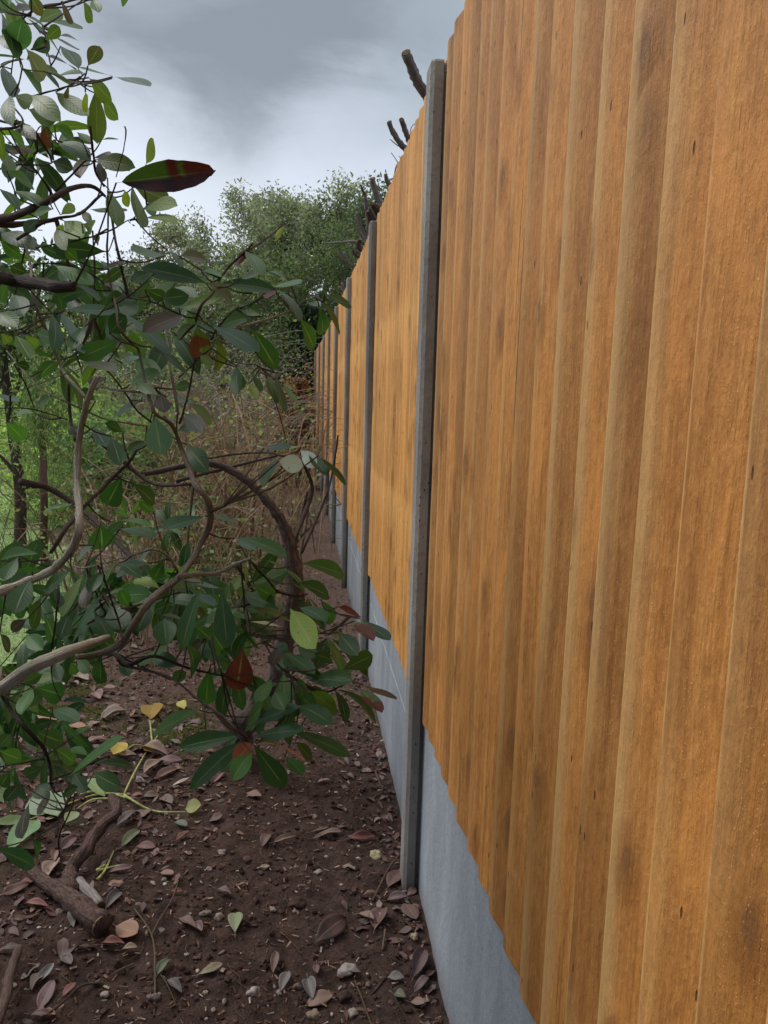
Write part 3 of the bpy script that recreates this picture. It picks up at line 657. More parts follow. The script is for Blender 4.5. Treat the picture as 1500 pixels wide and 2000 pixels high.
# limbs of the bush: points in the same crops, radii in crop pixels, depth
LIMBS = [
 (R1, [(-60,1290),(120,1255),(280,1180),(400,1115),(540,1095),(620,1160)], [26,24,20,16,12,7], 1.30, 'brown'),
 (R1, [(295,1165),(300,1125),(225,1015)], [12,8,6], 1.30, 'brown'), (R1, [(-60,1315),(160,1305),(330,1290)], [20,18,13], 1.38, 'brown'),
 (R1, [(525,740),(545,900),(560,1000),(610,1090)], [7,7,7,7], 1.22, 'brown'),
 (R1, [(628,1040),(628,1250),(630,1480),(650,1700),(685,1800),(700,1920),(770,2010),(820,2060),(850,2230),(880,2330),(915,2430),(1010,2500),(1060,2620),(1110,2750),(1150,2850),(1225,2950),(1225,3070),(1165,3200),(1050,3375),(900,3510),(780,3660),(700,3775),(600,3830),(450,3850)],
      [4,5,6,7,7,8,8,8,8,9,10,11,13,15,17,18,20,19,20,21,22,24,25,16], 1.22, 'tan'),
 (R1, [(650,1250),(670,1380),(690,1480),(740,1740)], [7,7,8,8], 1.30, 'brown'), (R1, [(180,570),(270,540),(420,500),(480,435)], [5,5,5,4], 1.35, 'brown'),
 (R1, [(130,400),(290,430),(420,475),(520,490),(660,458)], [4,5,6,6,5], 1.25, 'pale'), (R1, [(-40,1005),(120,965),(250,965),(335,945)], [6,6,5,3], 1.4, 'brown'),
 (R1, [(120,960),(180,860),(220,770),(250,720)], [4,4,4,3], 1.4, 'brown'), (R1, [(100,1400),(280,1300),(440,1270),(500,1235),(560,1170),(600,1150)], [9,9,9,11,10,6], 1.33, 'brown'),
 (R1, [(210,1450),(350,1430),(520,1390),(680,1335),(775,1282)], [4,5,5,4,3], 1.3, 'brown'), (R1, [(130,120),(240,45),(350,20),(450,-10)], [6,7,7,6], 1.3, 'brown'), (R1, [(-20,20),(60,80),(180,90)], [9,8,5], 1.3, 'brown'),
 (R1, [(250,160),(275,270),(298,385)], [5,5,4], 1.3, 'brown'), (R1, [(728,735),(735,770),(710,900),(680,1040)], [5,4,3,3], 1.2, 'brown'), (R1, [(330,1130),(450,1010),(520,920)], [7,6,5], 1.28, 'brown'),
 (R1, [(-40,695),(60,720),(130,710)], [9,7,5], 1.35, 'brown'), (R1, [(0,760),(90,740),(130,700),(60,560),(90,290)], [7,8,6,5,4], 1.35, 'brown'), (R1, [(320,940),(310,830),(340,825)], [5,4,3], 1.35, 'brown'),
 (R1, [(-60,420),(90,350),(130,395),(95,290)], [5,5,5,4], 1.4, 'pale'), (R1, [(870,1190),(820,1250),(760,1290)], [3,3,3], 1.3, 'brown'),
 (R2, [(-60,265),(80,290),(200,310),(330,325),(432,328)], [42,40,38,35,32], 1.10, 'dark'),
 (R2, [(150,90),(180,230),(190,350),(230,490),(300,650),(360,820),(430,900),(500,975)], [7,8,9,10,10,10,10,11], 1.30, 'pale'),
 (R2, [(565,855),(500,1050),(455,1250),(450,1500),(460,1640),(470,1770),(400,1890),(290,2000),(130,2070),(-60,2140)], [15,18,20,21,22,24,24,25,27,30], 1.22, 'pale'),
 (R2, [(395,900),(420,1130),(440,1230)], [10,10,14], 1.28, 'brown'), (R2, [(590,770),(700,900),(800,1050),(900,1130)], [5,6,6,7], 1.35, 'brown'),
 (R2, [(560,920),(590,910),(700,930),(860,940),(905,920)], [8,9,7,7,6], 1.3, 'pale'), (R2, [(40,700),(200,900),(400,1010),(600,1100),(860,1145)], [4,5,5,5,4], 1.32, 'pale'),
 (R2, [(-40,1035),(200,1055),(400,1110)], [4,4,3], 1.2, 'dark'), (R2, [(60,970),(300,870),(470,800)], [4,4,3], 1.25, 'pale'),
 (R2, [(1480,75),(1380,180),(1290,280),(1230,370),(1170,450),(1140,550),(1060,640)], [6,7,7,8,9,9,6], 1.25, 'brown'), (R2, [(170,205),(380,195),(560,270),(700,380),(880,410),(1100,510)], [4,5,5,6,6,6], 1.38, 'brown'),
 (R2, [(970,560),(1000,800),(1040,1080)], [7,7,8], 1.32, 'pale'), (R2, [(1145,740),(1130,820),(1090,1000),(1050,1130)], [6,6,6,7], 1.22, 'brown'), (R2, [(545,0),(555,300),(548,560),(540,640)], [5,5,6,6], 1.4, 'brown'),
 (R3, [(240,620),(320,580),(500,520),(650,470),(720,430),(800,385)], [7,7,7,6,5,5], 1.35, 'pale'), (R3, [(190,640),(240,550),(330,460),(430,370)], [6,6,5,4], 1.33, 'brown'), (R3, [(0,870),(80,790),(130,740),(190,690)], [5,5,5,4], 1.27, 'brown'),
 (R3, [(260,765),(380,780),(440,790),(500,820),(580,835)], [3,4,4,4,3], 1.45, 'brown'), (R3, [(100,1345),(350,1310),(520,1300),(620,1318),(700,1290)], [6,6,6,6,6], 1.75, 'brown'),
 (R4, [(300,540),(390,400),(480,280),(650,110),(760,0),(800,-60)], [12,12,11,11,9,8], 1.20, 'brown'), (R4, [(-60,1365),(0,1335),(200,1200),(430,1110),(560,1060),(640,1030)], [44,42,38,34,28,14], 1.14, 'pale'),
 (R4, [(1045,680),(1150,660),(1270,655),(1400,600),(1480,565)], [15,14,13,11,8], 1.22, 'pale'), (R4, [(1040,640),(990,570),(880,520),(700,580),(500,620),(430,610)], [8,7,7,6,5,4], 1.3, 'pale'),
 (R4, [(590,480),(600,600),(630,770),(700,960),(712,1060)], [3,4,6,6,6], 1.2, 'brown'), (R4, [(1235,300),(1270,285),(1322,253)], [12,10,9], 1.22, 'brown'), (R5, [(400,570),(430,600),(500,680),(575,765)], [8,8,8,8], 1.35, 'brown'),
 (R4, [(690,1170),(730,1200),(900,1240),(1040,1300),(1210,1440),(1280,1490)], [9,9,8,6,5,4], 1.25, 'brown'), (R4, [(680,1130),(760,1190),(900,1150),(1100,1210),(1300,1250)], [15,13,10,8,5], 1.3, 'dark'),
 (R5, [(500,1060),(600,1220),(740,1310),(860,1360),(1010,1290)], [5,7,6,6,4], 1.35, 'brown'), (R5, [(360,600),(375,850),(385,920),(415,1020)], [5,5,5,7], 1.25, 'brown'), (R5, [(860,870),(1000,910),(1060,915)], [4,4,3], 1.4, 'brown'),
 (R7, [(180,10),(330,120),(400,180),(460,235)], [5,6,7,9], 1.15, 'brown'), (R7, [(250,80),(255,200)], [2,2], 1.2, 'dark'),
 (R4, [(20,1370),(60,1450),(130,1540),(230,1640),(285,1750),(300,1900)], [14,12,13,12,10,8], 1.15, 'dark'), (R6, [(440,600),(420,700),(345,850),(345,965)], [4,5,5,4], 1.2, 'dark'), (R6, [(480,470),(420,600),(345,760),(330,850)], [4,5,6,8], 1.25, 'dark'),
 (R6, [(-20,440),(120,420),(260,400)], [4,4,4], 1.2, 'dark'), (R6, [(300,520),(420,480),(520,430),(640,380)], [6,5,5,4], 1.2, 'dark'), (R4, [(280,580),(340,700),(330,900),(300,1100)], [8,7,6,5], 1.3, 'dark'), (R4, [(500,620),(560,760),(620,900)], [5,5,5], 1.4, 'dark'),
]
bush = empty('rhododendron_bush')
tag(bush, 'large leggy rhododendron with glossy dark leaves and sawn pale limbs nearest the viewer', 'bush')
def crop(reg, x, y): return reg[0] + x / reg[2], reg[1] + y / reg[2]
NODES = []; LM = {'tan': M_BARK_TAN, 'pale': M_BARK_PALE, 'brown': M_BARK_BROWN, 'dark': M_BARK_DARK}
TEX = []; cuts = MB()
for reg, pts, rad, dep, kind in LIMBS:
    P3 = []
    for q, (x, y) in enumerate(pts):
        px, py = crop(reg, x, y); P3.append(at(px, py, dep + .05 * math.sin(q * 1.3 + dep * 40)))
    rr = [r / reg[2] * dep / FPX for r in rad]
    if max(rr) > .0065:          # the big limbs run on, out of the picture, to the foot of the bush
        foot = np.array([-1.22 + .03 * math.sin(len(pts)), 1.02 + .03 * math.cos(dep * 30), -.06])
        if crop(reg, *pts[0])[0] < -8: s0 = P3[0]; e0 = s0 + unit(P3[0] - P3[1]) * .16; P3 = [foot, (foot * .6 + s0 * .4) * [1, 1, .9] + [-.10, 0, 0], e0] + P3; rr = [rr[0] * 1.7, rr[0] * 1.35, rr[0] * 1.1] + rr
        elif crop(reg, *pts[-1])[0] < -8: s0 = P3[-1]; e0 = s0 + unit(P3[-1] - P3[-2]) * .16; P3 = P3 + [e0, (foot * .6 + s0 * .4) * [1, 1, .9] + [-.10, 0, 0], foot]; rr = rr + [rr[-1] * 1.1, rr[-1] * 1.35, rr[-1] * 1.7]
    Vt, Ft, Ut, Pc, rc = tube_geo(P3, rr, 9 if max(rr) > .008 else 6, .05, True, 5)
    # knobbly bark
    for k in range(len(Vt)): 
        c = Pc[k // (9 if max(rr) > .008 else 6)]; nn = mnoise.noise(Vector(Vt[k] * 45)); Vt[k] = c + (Vt[k] - c) * (1 + .26 * nn) + .0035 * np.array(mnoise.noise_vector(Vector(c * 11))) + .0012 * np.array(mnoise.noise_vector(Vector(c * 40)))
    if max(rr) > .0065:
        o = MB(); o.add(Vt, Ft, (.5, .5, .5), Ut); o.build('branch', LM[kind], bush, True)
    else: o = MB(); o.add(Vt, Ft, (.5, .5, .5), Ut); o.build('stem', LM[kind], bush, True)
    for q, r in zip(Pc, rc): NODES.append((*q, r))
NODES = np.array(NODES)
def cut_face(px, py, d, r, axis_to, parent):
    c = at(px, py, d); a = unit(np.array(at(*axis_to, d)) - c)
    Vt, Ft, Ut, _, _ = tube_geo([c - a * .002, c + a * .0012], r * .93, 14, .03)
    b = MB(); b.add(Vt, Ft, (.5, .5, .5), Ut); b.build('cut_end', M_CUT, parent)

petioles = MB(); n_leaf = 0
def twig_to(base, r0=.0011):
    """a petiole or twig from a leaf to the nearest limb"""
    d = NODES[:, :3] - base; dist = np.linalg.norm(d, axis=1) + 0 * NODES[:, 3]; j = int(np.argmin(dist)); q = NODES[j, :3]; L = dist[j]
    if L < .006 or L > .30: return q
    mid = (base + q) / 2 + np.array([random.uniform(-.06, .06), random.uniform(-.06, .06), -.10 * random.random()]) * L
    Vt, Ft, Ut, _, _ = tube_geo([base, mid, q], [r0, r0 * 1.1, r0 * (1.3 + 3 * L)], 4, 0, False, 3)
    petioles.add(Vt, Ft, (.5, .5, .5), Ut); return q
UP = np.array([0, 0, 1.0]); foliage = MB()
def place_leaf(px0, py0, px1, py1, wpx, tn, force=None, part=None):
    global n_leaf
    lp_ = math.hypot(px1 - px0, py1 - py0); L0 = random.uniform(.095, .125)
    d = force or (L0 * FPX / lp_ if lp_ > L0 * FPX / 1.42 else random.uniform(1.2, 1.42)); d = min(max(d, .92), 1.5)
    if part is None and not force: # stay near the limb it grows on
        q = at(px0, py0, d)
    Lp = lp_ * d / FPX
    Lr = max(Lp, min(L0, max(Lp * 1.9, .05))); dd = math.sqrt(max(Lr * Lr - Lp * Lp, 0)) * random.choice((-1, 1)) * .8
    b = at(px0, py0, d); tpt = at(px1, py1, d + dd)
    ax = unit(tpt - b); wreal = max(.31 * Lr, wpx * d / FPX); ratio = min(1.0, wpx * d / FPX / wreal)
    toC = unit(np.array(CAMP) - b); toC = unit(toC - ax * (toC @ ax)); sd = np.cross(ax, toC)
    u = UP - ax * (UP @ ax)
    sgn = 1 if sd @ u > 0 else -1
    ang = math.acos(ratio)
    nrm = toC * math.cos(ang) + sd * sgn * math.sin(ang)
    # against the sky the underside shows
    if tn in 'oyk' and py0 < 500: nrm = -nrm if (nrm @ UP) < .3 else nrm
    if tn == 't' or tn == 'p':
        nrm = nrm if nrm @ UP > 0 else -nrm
    Vt, Ft, Ut = leaf_geo(b, tpt, nrm, wreal, random.uniform(-.02, .12), random.uniform(.08, .3) if ratio > .5 else random.uniform(.05, .15), 10, 4, random.uniform(.54, .66), random.uniform(0, .006))
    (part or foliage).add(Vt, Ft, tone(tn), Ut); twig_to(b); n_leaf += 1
    return b
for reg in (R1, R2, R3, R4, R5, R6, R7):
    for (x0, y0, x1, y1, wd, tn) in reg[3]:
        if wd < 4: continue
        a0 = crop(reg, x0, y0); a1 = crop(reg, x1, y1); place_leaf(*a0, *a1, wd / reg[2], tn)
# leaves that look different from the rest are parts of their own
sp = MB(); b = at(227, 357, .95); tp = at(419, 333, .97)
Vt, Ft, Ut = leaf_geo(b, tp, unit(np.array(CAMP) - b) * .8 + UP * .05, .036, .05, .6, 18, 8, .52, .016)
cc = np.zeros((len(Vt), 4)); 
for k, (t_, a_, _) in enumerate(Ut):
    dead = a_ > .02 or (t_ > .50 and not (.62 < t_ < .70 and a_ > -.8))
    cc[k] = ((.022, .010, .016, .3) if a_ > .02 else (.050, .012, .016, .6)) if dead else (.050, .115, .022, 0)
for k, (t_, a_, _) in enumerate(Ut):
    if t_ > .5: Vt[k] += UP * .0035 * mnoise.noise(Vector((t_ * 23, a_ * 2, 3))) * abs(a_) + unit(tp - b) * .004 * mnoise.noise(Vector((t_ * 5, a_ * 7, 1)))
sp.add(Vt, Ft, cc, Ut); o = sp.build('leaf', M_CURLED, bush, True); o['label'] = 'big curled leaf with dark red dead margin against the sky'; twig_to(b)
sp = MB(); b = at(302, 812, 1.0); tp = at(315, 888, 1.0)
Vt, Ft, Ut = leaf_geo(b, tp, unit(np.array(CAMP) - b) + UP * .3, .0335, .03, .12, 14, 6, .60, 0)
sp.add(Vt, Ft, (.060, .115, .085, 0), Ut); o = sp.build('leaf', M_LEAF, bush, True); o['label'] = 'rounded grey-green leaf hanging from the end of a brown stem'; twig_to(b)

# deeper leaves fill the body of the bush in whorls
def inside(px, py, poly):
    c = False; j = len(poly) - 1
    for i in range(len(poly)):
        xi, yi = poly[i]; xj, yj = poly[j]
        if (yi > py) != (yj > py) and px < (xj - xi) * (py - yi) / (yj - yi) + xi: c = not c
        j = i
    return c
def whorl(c, d, sz, tones, nl=8, dirv=None, mbx=None, spread=1.0, depthmul=1):
    c3 = at(c[0], c[1], d); axw = unit(dirv if dirv is not None else np.array([random.uniform(-.6, .6), random.uniform(-.8, .2), random.uniform(-.2, .9)]))
    e1 = unit(np.cross(axw, [.3, .5, .8])); e2 = np.cross(axw, e1); a0 = random.random() * 6.28
    q = twig_to(c3, .002)
    for k in range(nl):
        a = a0 + k * 2.4; el_ = random.uniform(-.35, .45)
        dr = unit((e1 * math.cos(a) + e2 * math.sin(a)) * spread + axw * el_ + np.array([0, 0, -.25])); L = sz * random.uniform(.75, 1.15)
        nr = axw * .8 + UP * .4 + np.array([random.uniform(-.3, .3) for _ in range(3)])
        Vt, Ft, Ut = leaf_geo(c3 + dr * .008, c3 + dr * L, nr, L * random.uniform(.27, .35), random.uniform(0, .22), random.uniform(.1, .3), 7, 4, random.uniform(.52, .62), .003)
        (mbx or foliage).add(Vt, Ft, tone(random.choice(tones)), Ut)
BODY = [((-30, -40), (60, -30), (70, 60), (60, 200), (110, 330), (60, 470), (210, 500), (300, 560), (420, 640), (440, 700), (330, 760), (200, 700), (120, 740), (-30, 760)), ((-30, 1120), (60, 1080), (180, 1040), (330, 1060), (420, 1100), (470, 1200), (430, 1330), (330, 1240), (230, 1190), (140, 1300), (130, 1480), (200, 1520), (100, 1560), (-30, 1560))]
for poly, cnt in ((BODY[0], 18), (BODY[1], 34)):
    k = 0
    while k < cnt:
        px, py = random.uniform(-30, 480), random.uniform(-40, 1560)
        if inside(px, py, poly):
            k += 1
            if px < 120 and (930 < py < 1090 or 1170 < py < 1310) and random.random() < .85: continue
            whorl((px, py), random.uniform(1.45, 1.95), .11, 'ddgdddo', random.randint(6, 9))
whorl((600, 1160), 1.5, .10, 'ddg', 7); whorl((640, 1240), 1.45, .10, 'ddg', 7); whorl((560, 1330), 1.4, .1, 'gdd', 6); whorl((650, 1340), 1.4, .1, 'dgd', 6); whorl((460, 1300), 1.5, .1, 'dgd', 7)
whorl((480, 1150), 1.55, .1, 'ddg', 7)
foliage.build('foliage', M_LEAF, bush, True); tag(petioles.build('twigs', M_BARK_BROWN, bush), kind='stuff')
cut_face(0 + 433 / 3, 450 + 328 / 3, 1.12, .0078, (200, 562), bush)
rehome(bush, (-1.22, 1.02, 0))

# ------------------------------------------------------------------ gnarled shrub behind
import zlib
def reseed(s):
    global rng
    random.seed(s); rng = np.random.default_rng(zlib.crc32(str(s).encode()))
reseed('gnarled')
def limb(mb, pts, rad, ns=9, jit=.08, sub=5, kn=.25, fr=28):
    Vt, Ft, Ut, Pc, rc = tube_geo(pts, rad, ns, jit, True, sub)
    for k in range(len(Vt)):
        c = Pc[k // ns]; nn = mnoise.noise(Vector(Vt[k] * fr)) + .5 * mnoise.noise(Vector(Vt[k] * fr * 2.7)); Vt[k] = c + (Vt[k] - c) * (1 + kn * nn) + rc[k // ns] * .22 * np.array(mnoise.noise_vector(Vector(c * .18 / max(rc[k // ns], .004))))
    mb.add(Vt, Ft, (.5, .5, .5), Ut); return Pc, rc
gn = empty('gnarled_shrub'); tag(gn, 'old shrub with one dark twisted arching trunk beside the soil path', 'shrub')
mb = MB(); base = ground_at(455, 1462)
pts = [at(285, 925, 3.1), at(350, 912, 3.05), at(415, 905, 3.05), at(470, 930, 3.05), at(515, 972, 3.05), at(545, 1010, 3.05), at(562, 1050, 3.05), at(572, 1100, 3.05), at(575, 1160, 3.05), at(562, 1230, 3.05), at(545, 1310, 3.05), at(510, 1370, 3.05), at(470, 1420, 3.02), base + np.array([0, 0, -.05])]
Pc, rc = limb(mb, pts, [.010, .012, .014, .015, .017, .020, .024, .032, .036, .034, .038, .044, .050, .055], 12, .10, 6, .35, 30)
mb.build('trunk', M_BARK_GNARL, gn, True); NODES = np.array([(*q, r) for q, r in zip(Pc, rc)])
mb = MB()
for pp, rd in (([(345, 940), (400, 925), (480, 905), (540, 890)], .008), ([(180, 850), (240, 900), (300, 945), (380, 945)], .010), ([(40, 940), (100, 955), (160, 995), (220, 1050), (270, 1100), (300, 1130)], .014),
               ([(572, 1060), (600, 990), (610, 950), (590, 900)], .010), ([(566, 1120), (585, 1030), (600, 960)], .007), ([(590, 1080), (640, 960), (655, 890), (660, 850)], .005), ([(460, 1100), (500, 1160), (560, 1210)], .008)):
    P3 = [at(x, y, 3.1 + .15 * math.sin(i)) for i, (x, y) in enumerate(pp)]; limb(mb, P3, [rd, rd * .95, rd * .8, rd * .7] if len(pp) == 4 else np.linspace(rd, rd * .7, len(pp)), 7, .05, 4)
    NODES = np.vstack([NODES, [(*q, rd) for q in P3]])
mb.build('branch', M_BARK_GNARL, gn, True)
petioles = MB(); f2 = MB()
for c, d in (((585, 895), 1.85), ((545, 1150), 2.9), ((600, 1300), 2.6), ((330, 1020), 2.9), ((250, 1000), 2.9), ((430, 1010), 2.9), ((160, 1000), 3.0), ((440, 730), 2.6), ((540, 830), 2.6)):
    pass
for c, d in (((330, 1030), 2.9), ((250, 1010), 3.0), ((140, 985), 3.0), ((520, 1180), 2.9), ((480, 1230), 2.8), ((420, 1180), 2.9), ((380, 985), 2.9)):
    whorl(c, d, .10, 'ddgd', 7, mbx=f2)
f2.build('foliage', M_LEAF, gn, True); tag(petioles.build('twigs', M_BARK_BROWN, gn), kind='stuff')
rehome(gn, tuple(base))

# ------------------------------------------------------------------ things lying on the ground
reseed('litter')
def on_ground(x, y, lift=0.0): return np.array([x, y, gzf(x, y) + lift])
def fallen(px, py, lpx, ang, col, label, wr=.42, curl=.1, blot=0, tilt=.2, group='fallen leaves on the soil'):
    """a dead leaf centred on that place; ang in the picture, degrees clockwise from pointing right"""
    c = ground_at(px, py); e = ground_at(px + math.cos(R(ang)) * lpx / 2, py + math.sin(R(ang)) * lpx / 2)
    h = e - c; h[2] = 0; L2 = min(max(np.linalg.norm(h), .018), .065); h = unit(h) * L2
    o = MB(); b = c - h; t_ = c + h; b[2] = gzf(b[0], b[1]) + .006; t_[2] = gzf(t_[0], t_[1]) + .010 + tilt * .03
    n = np.array([random.uniform(-.25, .25), random.uniform(-.35, .1), 1.0])
    Vt, Ft, Ut = leaf_geo(b, t_, n, 2 * L2 * wr, curl, random.uniform(.05, .3), 14, 6, random.uniform(.42, .6), random.uniform(.008, .03), random.uniform(0, .5))
    st, sf, su, _, _ = tube_geo([b - unit(h) * .016 + np.array([0, 0, .001]), b], .0009, 5)
    k = np.asarray(col); k = (k * .8 + .2 * k.mean() * np.array([1.1, 1.0, .85])) * (.66 if k.mean() > .1 else .9); kk = np.tile(np.append(k * random.uniform(.85, 1.1), blot), (len(Vt), 1))
    loc = b.copy(); o.add(Vt - loc, Ft, kk, Ut); o.add(st - loc, sf, np.append(k * .8, 0))
    ob = o.build('fallen_leaf', M_LITTER, None, True); ob.location = loc; tag(ob, label, 'leaf', group)
    mod = ob.modifiers.new('thickness', 'SOLIDIFY'); mod.thickness = .0006
    return ob
PINK = (.30, .165, .155); TAN = (.33, .235, .19); BRN = (.15, .085, .075); RED = (.24, .075, .07); GRY = (.155, .145, .15); GRN = (.22, .28, .15); DGR = (.10, .14, .08); ORG = (.34, .17, .10); YEL = (.28, .19, .05); PAL = (.46, .40, .35); PUR = (.125, .075, .085)
FL = [
 (460,1809,42,-88,GRN,'small pale green teardrop leaf lying alone on bare soil',.50),(411,1898,50,-15,(.27,.25,.14),'olive green narrow leaf low in the picture left of centre',.36),(247,1826,48,20,ORG,'orange tan curled leaf with torn end below the big log',.65),
 (496,1558,30,15,PINK,'round pink leaf on open soil under the lowest leaf whorl',.62),(518,1646,28,-60,BRN,'dull brown oval leaf left of the pale curled pair',.55),(557,1646,48,-20,TAN,'pale tan boat-shaped leaf curled up beside a brown oval leaf',.32),
 (640,1634,60,-8,TAN,'long pale tan leaf beside the red folded leaf',.26),(624,1624,38,-3,BRN,'thin brown leaf edge-on just above the long pale tan leaf',.18),(702,1642,66,-4,RED,'folded dark red leaf nearest the fence post among the path leaves',.32),
 (326,1712,28,10,PINK,'pale pink oval leaf on bare soil right of the grey log',.55),(345,1747,24,8,RED,'tiny bright red leaf sliver on the soil',.35),(357,1638,30,-25,ORG,'small orange-brown leaf in open soil above the forked twig',.5),
 (421,1600,28,-5,BRN,'crumpled dark brown leaf below the green stalk tip',.7),(353,1615,28,20,DGR,'small grey-green leaf fragment beside the soil patch left of the crumpled one',.5),(255,1640,45,-35,GRN,'grey-green leaf with a long pale stalk beside the leaning log fork',.38),
 (250,1603,55,-30,GRY,'large slate grey leaf resting above the grey-green stalked leaf',.38),(283,1658,42,5,PINK,'pink leaf with dark lower half near the log',.45),(288,1624,28,-10,PINK,'flat pinkish leaf between the slate leaf and open soil',.5),
 (233,1703,52,-8,PUR,'glossy dark purple leaf pinned under a curved twig',.28),(220,1757,38,-35,GRY,'blue-grey oval leaf touching the end of the pale sawn log',.45),(108,1680,26,-75,PINK,'light pink upright leaf left of the leaning log',.6),
 (135,1652,40,-40,PUR,'broad purple-brown leaf under the green stalk at left',.6),(100,1705,40,-60,TAN,'broad tan leaf beside the narrow end of the big log',.6),(60,1665,60,-10,BRN,'long brown leaf at the left picture edge',.35),(30,1740,60,-15,(.10,.045,.035),'dark maroon glossy curled leaf low at left',.4),
 (70,1772,55,15,RED,'reddish leaf with pale edge beneath the big log at left',.4),(250,1608,18,0,BRN,'small brown scrap beneath the slate grey leaf',.6),(618,1898,26,90,BRN,'upright narrow reddish leaf standing at low centre',.5),
 (536,1890,46,-82,(.20,.13,.11),'narrow reddish tan leaf standing in low centre soil',.36),(555,1930,48,-70,GRY,'grey-brown mottled leaf beside small pale stones',.5),(605,1935,50,80,GRY,'grey diamond-shaped leaf overlapping an orange one',.55),
 (623,1957,55,-15,(.27,.16,.115),'broad orange-brown leaf with branching veins at bottom centre',.55),(712,1800,36,15,(.27,.17,.14),'tan half-buried leaf beside another near the fence',.55),(740,1795,32,-60,BRN,'brown leaf next to the tan half-buried one',.6),
 (800,1785,45,55,BRN,'dark red-brown leaf propped against the gravel board',.5),(818,1890,60,-70,PUR,'large glossy purple leaf leaning by the gravel board low right',.5),(770,1722,38,-50,BRN,'brown leaf tucked beside the first post foot',.55),(775,1760,42,-10,PUR,'flat dark leaf in the litter below the first post',.5),
 (772,1915,34,10,GRY,'grey leaf scrap with a white edge near the bottom of the fence',.6),(780,1950,26,30,DGR,'small dark green leaf at the bottom right of the soil',.7),(822,1930,45,-50,PUR,'long dark leaf against the base of the concrete board',.3),(815,1965,30,20,PINK,'pinkish crumpled leaf at bottom right corner of the soil',.7),
 (690,1905,30,10,(.16,.12,.11),'brown curled leaf right of the pale wedge stone',.5),(645,1820,80,-35,(.045,.026,.022),'wide very dark rotted leaf pressed in the soil',.5),(437,1748,32,25,(.14,.09,.085),'rolled dark leaf below the forked twig top',.45),
 (365,1805,45,35,BRN,'brown leaf beside the thin twig fork',.4),(385,1815,35,60,PUR,'purple-brown leaf under the brown one by the twig fork',.5),(340,1930,45,50,GRY,'grey curled leaf at low left with folded sides',.45),(320,1895,40,-50,DGR,'dull green folded leaf at low left',.5),
 (130,1880,40,60,GRY,'grey leaf at lower left between two twigs',.45),(85,1910,55,-40,(.22,.24,.25),'bluish grey shiny leaf at lower left corner',.4),(90,1950,60,-60,PUR,'purple dark leaf overlapping the bluish grey one',.45),(135,1940,35,-40,RED,'red-brown leaf at lower left near the bottom',.5),
 (220,1855,50,-10,RED,'crimson flat leaf just under the orange curled leaf',.45),(252,1860,32,-5,(.40,.30,.18),'small cream leaf below the orange curled leaf',.5),(80,1990,40,0,BRN,'brown leaf at the bottom left edge of the picture',.4),
 (220,1400,60,-15,PAL,'large pale papery leaf in the litter on the left bank',.6),(180,1418,32,-10,PINK,'rosy pink leaf left of the pale papery one',.5),(150,1425,34,15,ORG,'orange-pink leaf beside the rosy pink one',.4),(300,1475,60,5,TAN,'broad dusty tan leaf in the litter pile',.55),(325,1515,45,-20,PINK,'upper pink leaf of the central litter pile',.5),
 (300,1500,60,-30,TAN,'dusty leaf leaning in the middle of the litter pile',.4),(330,1490,55,0,PUR,'dark flat leaf at the right of the litter pile',.4),(245,1480,65,15,(.13,.08,.065),'rolled brown leaf behind the teal hanging leaf',.3),(355,1532,40,-20,PAL,'small silver leaf at the right tip of the litter pile',.3),
 (190,1450,45,-5,PINK,'flat pinkish leaf upper left of the litter bank',.4),(85,1410,60,5,ORG,'orange-pink leaf under the low green foliage',.4),(215,1355,45,0,PINK,'small pink leaf at the top of the litter bank',.3),(190,1360,25,60,PINK,'pale pink round leaf on top of the bank',.7),(160,1330,30,10,TAN,'tan leaf scrap on the mossy bank edge',.5),
 (130,1345,45,-20,PAL,'pale leaf on the mossy bank behind the hanging leaves',.4),(295,1555,35,15,BRN,'brown leaf beneath the green weed stalk',.5),(325,1567,30,40,(.12,.08,.07),'dark leaf next to the brown one under the weed stalk',.5),(425,1520,28,-30,PINK,'pink leaf right under the leaf whorl',.5),
 (95,1990,28,10,ORG,'orange scrap in the lowest left corner',.5),(632,1532,26,-15,(.42,.22,.2),'small rose pink leaf near the path middle',.45),(768,1445,20,40,GRY,'grey flake beside the gravel board under the bush',.6),(185,1555,30,10,BRN,'brown scrap beside the weed crown',.5)]
seen = set()
for it in FL:
    px, py, l, a, col, lab, wr = it
    fallen(px, py, l, a, col, lab, wr, random.uniform(-.05, .22), random.choice((0, 0, .3)))

# litter: more leaves and scraps than anyone could count, further back and tiny
lt = MB()
def scatter(n, xr, yr, fn):
    k = 0
    while k < n:
        x = random.uniform(*xr); y = yr[0] + (yr[1] - yr[0]) * random.random() ** 1.2
        if fn(x, y): k += 1
lt_cols = [PINK, TAN, BRN, RED, GRY, PUR, ORG, BRN, PUR, PAL]
def litter_leaf(x, y, L=None):
    L = L or random.uniform(.015, .05) * (1.5 if x < -.5 else 1); a = random.uniform(0, 6.28); h = np.array([math.cos(a), math.sin(a), 0]) * L
    b = on_ground(x, y, .004); t_ = on_ground(x + h[0], y + h[1], random.uniform(.004, .018))
    Vt, Ft, Ut = leaf_geo(b, t_, (random.uniform(-.4, .4), random.uniform(-.4, .4), 1), L * random.uniform(.3, .6), random.uniform(-.1, .25), random.uniform(0, .3), 6, 2, random.uniform(.4, .65), random.uniform(.01, .06))
    lt.add(Vt, Ft, np.append((np.array(random.choice(lt_cols)) * .6 + np.array([.075, .055, .045])) * random.uniform(.3, .7), random.choice((0, .5))), Ut)
